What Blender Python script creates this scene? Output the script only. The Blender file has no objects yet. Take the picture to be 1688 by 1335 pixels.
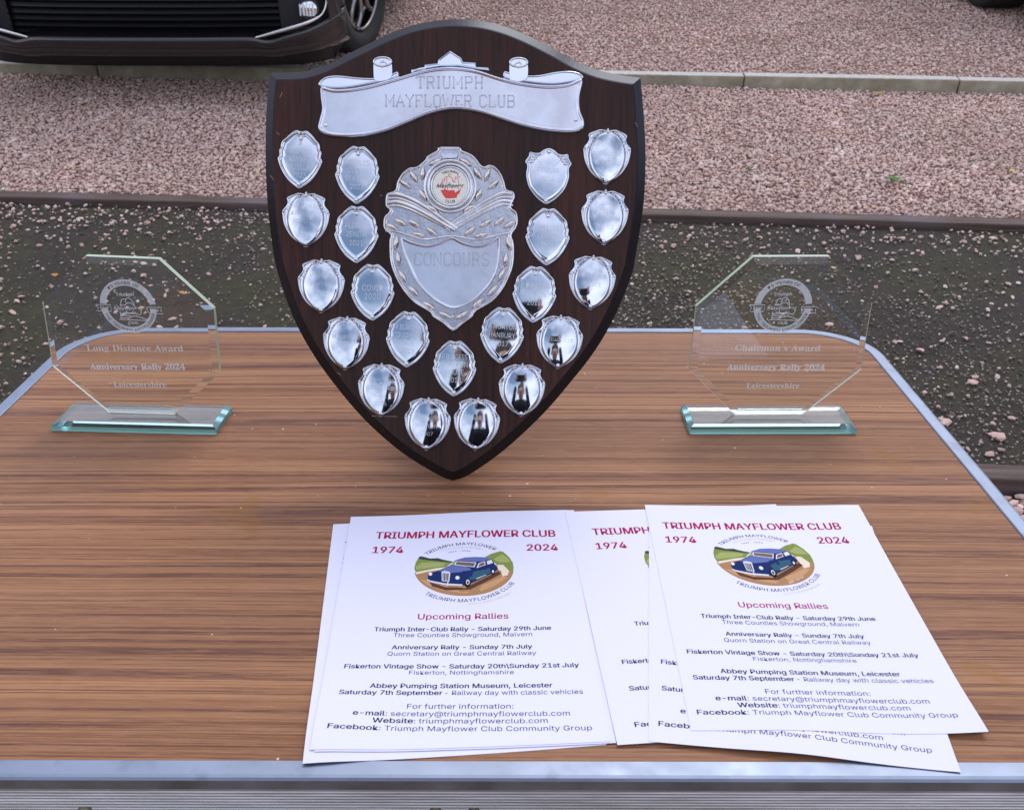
import bpy, bmesh, math, random
import numpy as np
from mathutils.geometry import delaunay_2d_cdt
from mathutils import Vector, Matrix, Euler
random.seed(7); rng = np.random.default_rng(7)
S = bpy.context.scene; COL = S.collection
R_ = math.radians

# ------------------------------------------------------------------ camera, sky, sun, exposure
F, PITCH, ROLL, HC = 1585.0, R_(26.65), R_(-.15), .516       # focal in photo pixels; table top is z = 0
cd = bpy.data.cameras.new('camera'); cam = bpy.data.objects.new('camera', cd); COL.objects.link(cam)
cd.sensor_fit = 'HORIZONTAL'; cd.sensor_width = 36; cd.lens = 36 * F / 1688
cd.clip_start = .02; cd.clip_end = 900
cam.location = (0, 0, HC)
cam.rotation_euler = (Matrix.Rotation(math.pi/2 - PITCH, 3, 'X') @ Matrix.Rotation(-ROLL, 3, 'Z')).to_euler()
cd.dof.use_dof = True; cd.dof.focus_distance = .98; cd.dof.aperture_fstop = 20
S.camera = cam
SUN_EL, SUN_AZ = R_(52), R_(20)          # azimuth from +Y towards +X
w = bpy.data.worlds.new('World'); S.world = w; w.use_nodes = True
nt = w.node_tree; N = nt.nodes; L = nt.links
bg = N['Background']; sky = N.new('ShaderNodeTexSky'); sky.sky_type = 'NISHITA'; sky.sun_disc = False
sky.sun_elevation = SUN_EL; sky.sun_rotation = SUN_AZ; sky.air_density = 1.2; sky.dust_density = 2
tc = N.new('ShaderNodeTexCoord'); mp = N.new('ShaderNodeMapping'); mp.inputs['Scale'].default_value = (1, 1, 2.2)
nz = N.new('ShaderNodeTexNoise'); nz.inputs['Scale'].default_value = 2.6; nz.inputs['Detail'].default_value = 5; nz.inputs['Roughness'].default_value = .5
rp = N.new('ShaderNodeValToRGB'); rp.color_ramp.elements[0].position = .34; rp.color_ramp.elements[1].position = .58
cl = N.new('ShaderNodeTexNoise'); cl.inputs['Scale'].default_value = 2.1; cl.inputs['Detail'].default_value = 4
cr = N.new('ShaderNodeValToRGB'); cr.color_ramp.elements[0].position = .3; cr.color_ramp.elements[0].color = (6.6, 7.1, 8.9, 1)
cr.color_ramp.elements[1].position = .7; cr.color_ramp.elements[1].color = (10.2, 10.6, 12.2, 1)
mx = N.new('ShaderNodeMix'); mx.data_type = 'RGBA'
L.new(tc.outputs['Generated'], mp.inputs['Vector']); L.new(mp.outputs[0], nz.inputs['Vector']); L.new(mp.outputs[0], cl.inputs['Vector'])
L.new(nz.outputs['Fac'], rp.inputs[0]); L.new(cl.outputs['Fac'], cr.inputs[0])
L.new(rp.outputs[0], mx.inputs[0]); L.new(sky.outputs[0], mx.inputs[6]); L.new(cr.outputs[0], mx.inputs[7])
L.new(mx.outputs[2], bg.inputs['Color']); bg.inputs['Strength'].default_value = .132
sd = bpy.data.lights.new('sun', 'SUN'); sd.energy = 1.15; sd.angle = R_(24); sd.color = (1, .95, .88)
so = bpy.data.objects.new('sun', sd); COL.objects.link(so)
so.rotation_euler = Vector((math.sin(SUN_AZ)*math.cos(SUN_EL), math.cos(SUN_AZ)*math.cos(SUN_EL), math.sin(SUN_EL))).to_track_quat('Z', 'Y').to_euler()
S.view_settings.view_transform = 'Standard'; S.view_settings.look = 'None'; S.view_settings.gamma = 1
S.view_settings.exposure = 0.20; S.view_settings.use_curve_mapping = False
S.render.engine = 'CYCLES'
S.cycles.max_bounces = 12; S.cycles.transmission_bounces = 12; S.cycles.transparent_max_bounces = 16

# ------------------------------------------------------------------ helpers
def ray(px, py):                         # direction through a pixel of the photograph
    u, v = px - 844, py - 667.5
    c, s = math.cos(ROLL), math.sin(ROLL)
    u, v = c*u + s*v, -s*u + c*v
    return Vector((u/F, math.cos(PITCH) - v/F*math.sin(PITCH), -math.sin(PITCH) - v/F*math.cos(PITCH)))
def hit(px, py, p0, n):
    d = ray(px, py); o = Vector((0, 0, HC)); n = Vector(n)
    return o + d * ((Vector(p0) - o).dot(n) / d.dot(n))
def T(px, py, z=0): return hit(px, py, (0, 0, z), (0, 0, 1))
def tag(o, label=None, cat=None, group=None, kind=None):
    for k, v in (('label', label), ('category', cat), ('group', group), ('kind', kind)):
        if v: o[k] = v
    return o
def empty(name, loc=(0, 0, 0), rot=(0, 0, 0)):
    o = bpy.data.objects.new(name, None); COL.objects.link(o); o.location = loc; o.rotation_euler = rot; o.empty_display_size = .05
    return o
def link(name, me, parent=None, loc=(0, 0, 0), rot=(0, 0, 0)):
    o = bpy.data.objects.new(name, me); COL.objects.link(o); o.parent = parent; o.location = loc; o.rotation_euler = rot
    return o
def mesh(name, V, Fc, mats, parent=None, smooth=False, mi=None, loc=(0, 0, 0), rot=(0, 0, 0)):
    me = bpy.data.meshes.new(name); me.from_pydata([tuple(v) for v in V], [], [tuple(f) for f in Fc])
    if not isinstance(mats, (list, tuple)): mats = [mats]
    for m in mats: me.materials.append(m)
    if mi is not None: me.polygons.foreach_set('material_index', mi)
    if smooth: me.polygons.foreach_set('use_smooth', [True]*len(me.polygons))
    me.update()
    return link(name, me, parent, loc, rot)
class MB:                                # collects shapes for ONE mesh
    def __init__(s): s.V = []; s.F = []; s.M = []
    def add(s, V, Fc, m=0):
        b = len(s.V); s.V += [tuple(v) for v in V]; s.F += [tuple(i + b for i in f) for f in Fc]; s.M += [m]*len(Fc); return s
    def box(s, x0, x1, y0, y1, z0, z1, m=0):
        return s.add([(x0,y0,z0),(x1,y0,z0),(x1,y1,z0),(x0,y1,z0),(x0,y0,z1),(x1,y0,z1),(x1,y1,z1),(x0,y1,z1)],
                     [(3,2,1,0),(4,5,6,7),(0,1,5,4),(1,2,6,5),(2,3,7,6),(3,0,4,7)], m)
    def tube(s, P, r, n=8, closed=False, m=0, rad=None):
        P = [Vector(p) for p in P]; K = len(P); V = []; Fc = []
        for i, p in enumerate(P):
            a = P[(i-1) % K] if (closed or i) else P[i]; b = P[(i+1) % K] if (closed or i < K-1) else P[i]
            t = (b - a).normalized(); ref = Vector((0, -1, 0)) if abs(t.y) < .9 else Vector((0, 0, 1))
            e = t.cross(ref).normalized(); g = t.cross(e); rr = rad[i] if rad else r
            for k in range(n):
                q = 2*math.pi*k/n; V.append(p + (e*math.cos(q) + g*math.sin(q))*rr)
        for i in range(K if closed else K-1):
            for k in range(n):
                j = (i+1) % K; Fc.append((i*n+k, j*n+k, j*n+(k+1) % n, i*n+(k+1) % n))
        if not closed: Fc += [tuple(range(n)), tuple(reversed(range((K-1)*n, K*n)))]
        return s.add(V, Fc, m)
    def ell(s, c, r, rotm=None, nu=10, nv=6, m=0, half=False):      # ellipsoid
        V = []; Fc = []
        for j in range(nv+1):
            ph = -math.pi/2 + math.pi*j/nv
            for i in range(nu):
                th = 2*math.pi*i/nu
                v = Vector((math.cos(ph)*math.cos(th)*r[0], math.cos(ph)*math.sin(th)*r[1], math.sin(ph)*r[2]))
                if rotm is not None: v = rotm @ v
                V.append(Vector(c) + v)
        for j in range(nv):
            for i in range(nu): Fc.append((j*nu+i, j*nu+(i+1) % nu, (j+1)*nu+(i+1) % nu, (j+1)*nu+i))
        return s.add(V, Fc, m)
    def build(s, name, mats, parent=None, smooth=False, **k): return mesh(name, s.V, s.F, mats, parent, smooth, s.M, **k)
def bev(o, wd, seg=2):
    m = o.modifiers.new('bevel', 'BEVEL'); m.width = wd; m.segments = seg; m.limit_method = 'ANGLE'; m.angle_limit = R_(40); return o
def cat(pts, n=6, closed=True):          # Catmull-Rom resampling
    K = len(pts); out = []
    rngk = range(K) if closed else range(K-1)
    for i in rngk:
        p = [np.array(pts[(i+j) % K] if closed else pts[min(max(i+j, 0), K-1)], float) for j in (-1, 0, 1, 2)]
        for k in range(n):
            t = k/n
            out.append(tuple(.5*((2*p[1]) + (-p[0]+p[2])*t + (2*p[0]-5*p[1]+4*p[2]-p[3])*t*t + (-p[0]+3*p[1]-3*p[2]+p[3])*t**3)))
    if not closed: out.append(tuple(np.array(pts[-1], float)))
    return out
def area(P): return .5*sum(P[i][0]*P[(i+1) % len(P)][1] - P[(i+1) % len(P)][0]*P[i][1] for i in range(len(P)))
def ccw(P): return list(P) if area(P) > 0 else list(reversed(P))
def inset(P, d):                         # P counter-clockwise; positive d goes inwards
    P = np.array(P, float); a = np.roll(P, 1, 0); b = np.roll(P, -1, 0)
    e1 = P - a; e2 = b - P; e1 /= np.maximum(np.linalg.norm(e1, axis=1, keepdims=True), 1e-9); e2 /= np.maximum(np.linalg.norm(e2, axis=1, keepdims=True), 1e-9)
    n1 = np.stack([-e1[:, 1], e1[:, 0]], 1); n2 = np.stack([-e2[:, 1], e2[:, 0]], 1); n = n1 + n2
    l = np.linalg.norm(n, axis=1, keepdims=True); n /= np.maximum(l, 1e-6); c = np.clip((n*n1).sum(1, keepdims=True), .5, 1)
    return P + n*d/c
def rings(mb, R, cap_top=True, m=0, cap_m=None):      # R: list of (points2d, height); local frame x, -height, z
    n = len(R[0][0]); V = []; Fc = []
    for P, h in R: V += [(p[0], -h, p[1]) for p in P]
    for j in range(len(R)-1):
        for i in range(n): Fc.append((j*n+i, j*n+(i+1) % n, (j+1)*n+(i+1) % n, (j+1)*n+i))
    mb.add(V, Fc, m)
    if cap_top:
        P, h = R[-1]; n_ = len(P)
        if n_ > 14:                      # robust fill of concave outlines
            r_ = delaunay_2d_cdt([Vector((p[0]*100, p[1]*100)) for p in P], [], [list(range(n_))], 1, 1e-6)
            mb.add([(q[0]/100, -h, q[1]/100) for q in r_[0]], [tuple(f) for f in r_[2]], m if cap_m is None else cap_m)
        else: mb.add([(p[0], -h, p[1]) for p in P], [tuple(range(n))], m if cap_m is None else cap_m)
    return mb

# --- materials
def mat(name, col=(.5, .5, .5), rough=.5, metal=0, **k):
    m = bpy.data.materials.new(name); m.use_nodes = True; b = m.node_tree.nodes['Principled BSDF']
    b.inputs['Base Color'].default_value = (*col, 1); b.inputs['Roughness'].default_value = rough; b.inputs['Metallic'].default_value = metal
    for a, v in k.items(): b.inputs[a.replace('_', ' ')].default_value = v
    return m
def nd(m, t, **k):
    n = m.node_tree.nodes.new(t)
    for a, v in k.items():
        if a in n.inputs: n.inputs[a].default_value = v
        else: setattr(n, a, v)
    return n
def lk(m, a, b): m.node_tree.links.new(a, b)
def noise(m, scale, vec=None, detail=4, rough=.5, stretch=None, coord='Object'):
    n = nd(m, 'ShaderNodeTexNoise'); n.inputs['Scale'].default_value = scale; n.inputs['Detail'].default_value = detail; n.inputs['Roughness'].default_value = rough
    if vec is None:
        t = nd(m, 'ShaderNodeTexCoord'); vec = t.outputs[coord]
    if stretch:
        q = nd(m, 'ShaderNodeMapping'); q.inputs['Scale'].default_value = stretch; lk(m, vec, q.inputs['Vector']); vec = q.outputs[0]
    lk(m, vec, n.inputs['Vector']); return n.outputs['Fac']
def ramp(m, fac, stops):
    r = nd(m, 'ShaderNodeValToRGB'); e = r.color_ramp.elements
    while len(e) < len(stops): e.new(.5)
    for q, (p, c) in zip(e, stops): q.position = p; q.color = (*c, 1) if len(c) == 3 else c
    lk(m, fac, r.inputs[0]); return r.outputs[0]
def mixc(m, fac, a, b, mode='MIX'):
    x = nd(m, 'ShaderNodeMix'); x.data_type = 'RGBA'; x.blend_type = mode
    for v, i in ((fac, 0), (a, 6), (b, 7)):
        if hasattr(v, 'links') or hasattr(v, 'is_linked'): lk(m, v, x.inputs[i])
        elif i == 0: x.inputs[0].default_value = v
        else: x.inputs[i].default_value = (*v, 1)
    return x.outputs[2]
def bsdf(m): return m.node_tree.nodes['Principled BSDF']
def bump(m, fac, st=.3, dist=.001):
    b = nd(m, 'ShaderNodeBump'); b.inputs['Strength'].default_value = st; b.inputs['Distance'].default_value = dist
    lk(m, fac, b.inputs['Height']); lk(m, b.outputs[0], bsdf(m).inputs['Normal'])
G = lambda v: (v, v, v)

# laminate table top: teak print with streaks along x
M_lam = mat('teak_laminate', rough=.40, Specular_IOR_Level=.07); b = bsdf(M_lam)
tcn = nd(M_lam, 'ShaderNodeTexCoord'); wv = nd(M_lam, 'ShaderNodeVectorMath', operation='ADD')
wn = nd(M_lam, 'ShaderNodeTexNoise'); wn.inputs['Scale'].default_value = 2.2; wn.inputs['Detail'].default_value = 2; lk(M_lam, tcn.outputs['Object'], wn.inputs['Vector'])
wm = nd(M_lam, 'ShaderNodeVectorMath', operation='MULTIPLY'); wm.inputs[1].default_value = (0, .016, 0)
lk(M_lam, wn.outputs['Color'], wm.inputs[0]); lk(M_lam, tcn.outputs['Object'], wv.inputs[0]); lk(M_lam, wm.outputs[0], wv.inputs[1])
v = wv.outputs[0]
f1 = noise(M_lam, 1, v, 6, .7, (.7, 70, 1)); f3 = noise(M_lam, 1, v, 4, .7, (30, 700, 1)); f4 = noise(M_lam, 1, v, 3, .5, (.3, 14, 1))
c0 = ramp(M_lam, f1, [(.32, (.19, .080, .042)), (.44, (.29, .134, .068)), (.56, (.39, .194, .100)), (.70, (.26, .120, .062))])
c0 = mixc(M_lam, ramp(M_lam, f4, [(.42, G(0)), (.60, G(.55))]), c0, (.20, .095, .055))
def veins(col, fy, fx, band, amt, dark, det=1):
    q = noise(M_lam, 1, v, det, .45, (fx, fy, 1)); a, b_ = band
    return mixc(M_lam, ramp(M_lam, q, [(a-b_, G(0)), (a-b_*.35, G(amt)), (a+b_*.35, G(amt)), (a+b_, G(0))]), col, dark)
c1 = veins(c0, 210, .9, (.5, .050), .55, (.15, .062, .036), 2)
c1 = veins(c1, 90, .45, (.47, .030), .68, (.105, .042, .034))
c1 = veins(c1, 46, .35, (.52, .022), .72, (.085, .034, .032))
c1 = veins(c1, 28, .3, (.45, .016), .66, (.075, .030, .030))
c1 = mixc(M_lam, ramp(M_lam, f3, [(.45, G(0)), (.66, G(.38))]), c1, (.45, .235, .13))
c1 = mixc(M_lam, ramp(M_lam, noise(M_lam, 1, v, 3, .7, (45, 900, 1)), [(.50, G(0)), (.72, G(.35))]), c1, (.13, .06, .035))
st = noise(M_lam, 9, None, 3, .55)                                    # amber spill stains
c1 = mixc(M_lam, ramp(M_lam, st, [(.66, G(0)), (.685, G(.38)), (.72, G(.2))]), c1, (.26, .12, .028))
sc = noise(M_lam, 170, None, 0, .5)
c1 = mixc(M_lam, ramp(M_lam, sc, [(.865, G(0)), (.875, G(.7))]), c1, (.75, .66, .52))
lk(M_lam, c1, b.inputs['Base Color'])
rr = ramp(M_lam, noise(M_lam, 6, None, 4), [(.3, G(.30)), (.7, G(.46))]); lk(M_lam, rr, b.inputs['Roughness']); bump(M_lam, f3, .12, .0004)

M_alu = mat('satin_aluminium', (.4, .44, .52), .45, .9)
sm_ = noise(M_alu, 30, None, 5, .6); lk(M_alu, ramp(M_alu, sm_, [(.30, (.20, .23, .30)), (.45, (.25, .29, .38)), (.60, (.27, .31, .41)), (.75, (.21, .24, .30))]), bsdf(M_alu).inputs['Base Color'])
lk(M_alu, ramp(M_alu, noise(M_alu, 60, None, 4), [(.3, G(.46)), (.7, G(.58))]), bsdf(M_alu).inputs['Roughness'])
M_rail = mat('weathered_ribbed_aluminium', (.50, .49, .49), .42, 1)
lk(M_rail, ramp(M_rail, noise(M_rail, 3, None, 6, .65, (4, 60, 60)), [(.3, (.36, .35, .33)), (.55, (.54, .53, .53)), (.75, (.66, .65, .66))]), bsdf(M_rail).inputs['Base Color'])
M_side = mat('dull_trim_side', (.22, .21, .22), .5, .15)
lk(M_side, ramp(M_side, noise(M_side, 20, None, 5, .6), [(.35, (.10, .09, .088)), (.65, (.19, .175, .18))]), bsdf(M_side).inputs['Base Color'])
M_bolt = mat('tarnished_brass', (.20, .17, .12), .45, .9)
M_gap = mat('dark_seam', (.03, .02, .02), .8)
# shield wood
M_wood = mat('dark_mahogany', rough=.42, Coat_Weight=.10, Coat_Roughness=.12, Specular_IOR_Level=.12)
wf = noise(M_wood, 1, None, 6, .65, (210, 1, 12)); wf2 = noise(M_wood, 1, None, 3, .5, (16, 1, 2.2))
cw = mixc(M_wood, ramp(M_wood, wf2, [(.35, G(0)), (.65, G(1))]), (.030, .015, .012), (.062, .022, .017))
cw = mixc(M_wood, ramp(M_wood, wf, [(.42, G(.0)), (.62, G(.7))]), cw, (.014, .010, .009))
chp = noise(M_wood, 75, None, 2, .5); cw = mixc(M_wood, ramp(M_wood, chp, [(.775, G(0)), (.80, G(.7))]), cw, (.30, .20, .12))
lk(M_wood, cw, bsdf(M_wood).inputs['Base Color']); bump(M_wood, wf, .08, .0003)
M_edge = mat('black_lacquered_edge', (.016, .013, .018), .26, Specular_IOR_Level=.14, Specular_Tint=(.18, .38, 1.0, 1))  # blue specular tint puts the navy sky sheen into the lacquer
lk(M_edge, ramp(M_edge, noise(M_edge, 90, None, 3), [(.70, (.016, .012, .012)), (.80, (.12, .08, .05))]), bsdf(M_edge).inputs['Base Color'])
# plated metals
M_chrome = mat('silver_plate', (.63, .66, .74), .04, 1)
lk(M_chrome, ramp(M_chrome, noise(M_chrome, 40, None, 3), [(.4, G(.03)), (.75, G(.10))]), bsdf(M_chrome).inputs['Roughness'])
bump(M_chrome, noise(M_chrome, 22, None, 1), .07, .0010)
M_cast = mat('aged_silver_relief', (.80, .80, .84), .17, 1)
lk(M_cast, ramp(M_cast, noise(M_cast, 55, None, 4), [(.35, (.62, .59, .60)), (.6, (.78, .77, .80))]), bsdf(M_cast).inputs['Base Color']); bump(M_cast, noise(M_cast, 120, None, 3), .3, .0006)
M_warm = mat('tarnished_silver_leaf', (.70, .65, .62), .22, 1)
M_satin = mat('satin_silver_plate', (.78, .78, .84), .2, 1)
lk(M_satin, ramp(M_satin, noise(M_satin, 30, None, 5), [(.35, (.58, .57, .63)), (.6, (.70, .71, .79))]), bsdf(M_satin).inputs['Base Color'])
M_groove = mat('dark_groove', (.24, .23, .26), .3, .9)  # darker metal strip between a plaque's rim and dome
M_grave = mat('engraved_line', (.40, .40, .45), .5, .8)
M_grave2 = mat('frosted_engraving', (.62, .62, .66), .55, .5)
# glass
def glassmat(name, tint, dens):
    m = mat(name, (.98, 1, .99), .0, Transmission_Weight=1.0, IOR=1.5)
    va = nd(m, 'ShaderNodeVolumeAbsorption'); va.inputs['Color'].default_value = (*tint, 1); va.inputs['Density'].default_value = dens
    lk(m, va.outputs[0], m.node_tree.nodes['Material Output'].inputs['Volume']); return m
M_glass = glassmat('clear_glass', (.55, .93, .80), 4)
M_gbase = glassmat('green_tinted_glass', (.15, .86, .90), 6)
def edgemat(name, col, rough, like, tw=.8):
    m = mat(name, col, rough, Transmission_Weight=tw, IOR=1.4); v0 = [n for n in like.node_tree.nodes if n.type == 'VOLUME_ABSORPTION'][0]; va = nd(m, 'ShaderNodeVolumeAbsorption')
    va.inputs['Color'].default_value = v0.inputs['Color'].default_value; va.inputs['Density'].default_value = v0.inputs['Density'].default_value
    lk(m, va.outputs[0], m.node_tree.nodes['Material Output'].inputs['Volume']); return m
M_gedge = edgemat('ground_green_glass_edge', (.40, .84, .84), .28, M_gbase); M_pedge = edgemat('ground_pale_glass_edge', (.74, .88, .66), .45, M_glass, .45)
def etchmat(name, a, col=(.75, .78, .80)):
    m = mat(name, col, .8); o = m.node_tree.nodes['Material Output']; t = nd(m, 'ShaderNodeBsdfTransparent'); x = nd(m, 'ShaderNodeMixShader'); x.inputs[0].default_value = a
    lk(m, t.outputs[0], x.inputs[1]); lk(m, bsdf(m).outputs[0], x.inputs[2]); lk(m, x.outputs[0], o.inputs['Surface']); return m
M_etch = etchmat('etched_frosting', .60); M_etchl = etchmat('fine_etched_line', .64); M_etchd = etchmat('clear_letter_in_frosting', .72, (.07, .07, .07))
# paper, ink
M_paper = mat('white_printer_paper', (.70, .685, .82), .8, Specular_IOR_Level=.1); bump(M_paper, noise(M_paper, 400, None, 3), .06, .0002)
def ink(n, c): return mat(n, c, .8, Specular_IOR_Level=.05)
M_mag = ink('magenta_ink', (.36, .015, .085)); M_nav = ink('navy_ink', (.055, .046, .13)); M_navb = ink('bold_navy_ink', (.026, .022, .062)); M_pale = ink('pale_grey_ink', (.50, .48, .58)); M_pinkg = ink('pale_buff_ink', (.62, .54, .55))
PIC = [ink('print_' + n, c) for n, c in dict(cream=(.72,.62,.50), field=(.20,.25,.06), dark_hill=(.05,.06,.045), road=(.38,.20,.10), shade=(.10,.045,.03), navy=(.014,.028,.115), bonnet=(.12,.15,.36),
      glasspane=(.16,.11,.09), teal=(.035,.10,.15), silver=(.62,.60,.68), black=(.012,.012,.02), white=(.8,.78,.82), lightfield=(.32,.36,.13), tan=(.50,.29,.15)).items()]
PN = dict(cream=0, field=1, hill=2, road=3, shade=4, navy=5, bonnet=6, pane=7, teal=8, silver=9, black=10, white=11, lfield=12, tan=13)
M_white = mat('cream_enamel', (.80, .76, .68), .3); M_red = mat('red_enamel', (.72, .06, .04), .35); M_black = mat('black_ink', (.02, .02, .025), .4)

# --- text
_tc = {}
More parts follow.
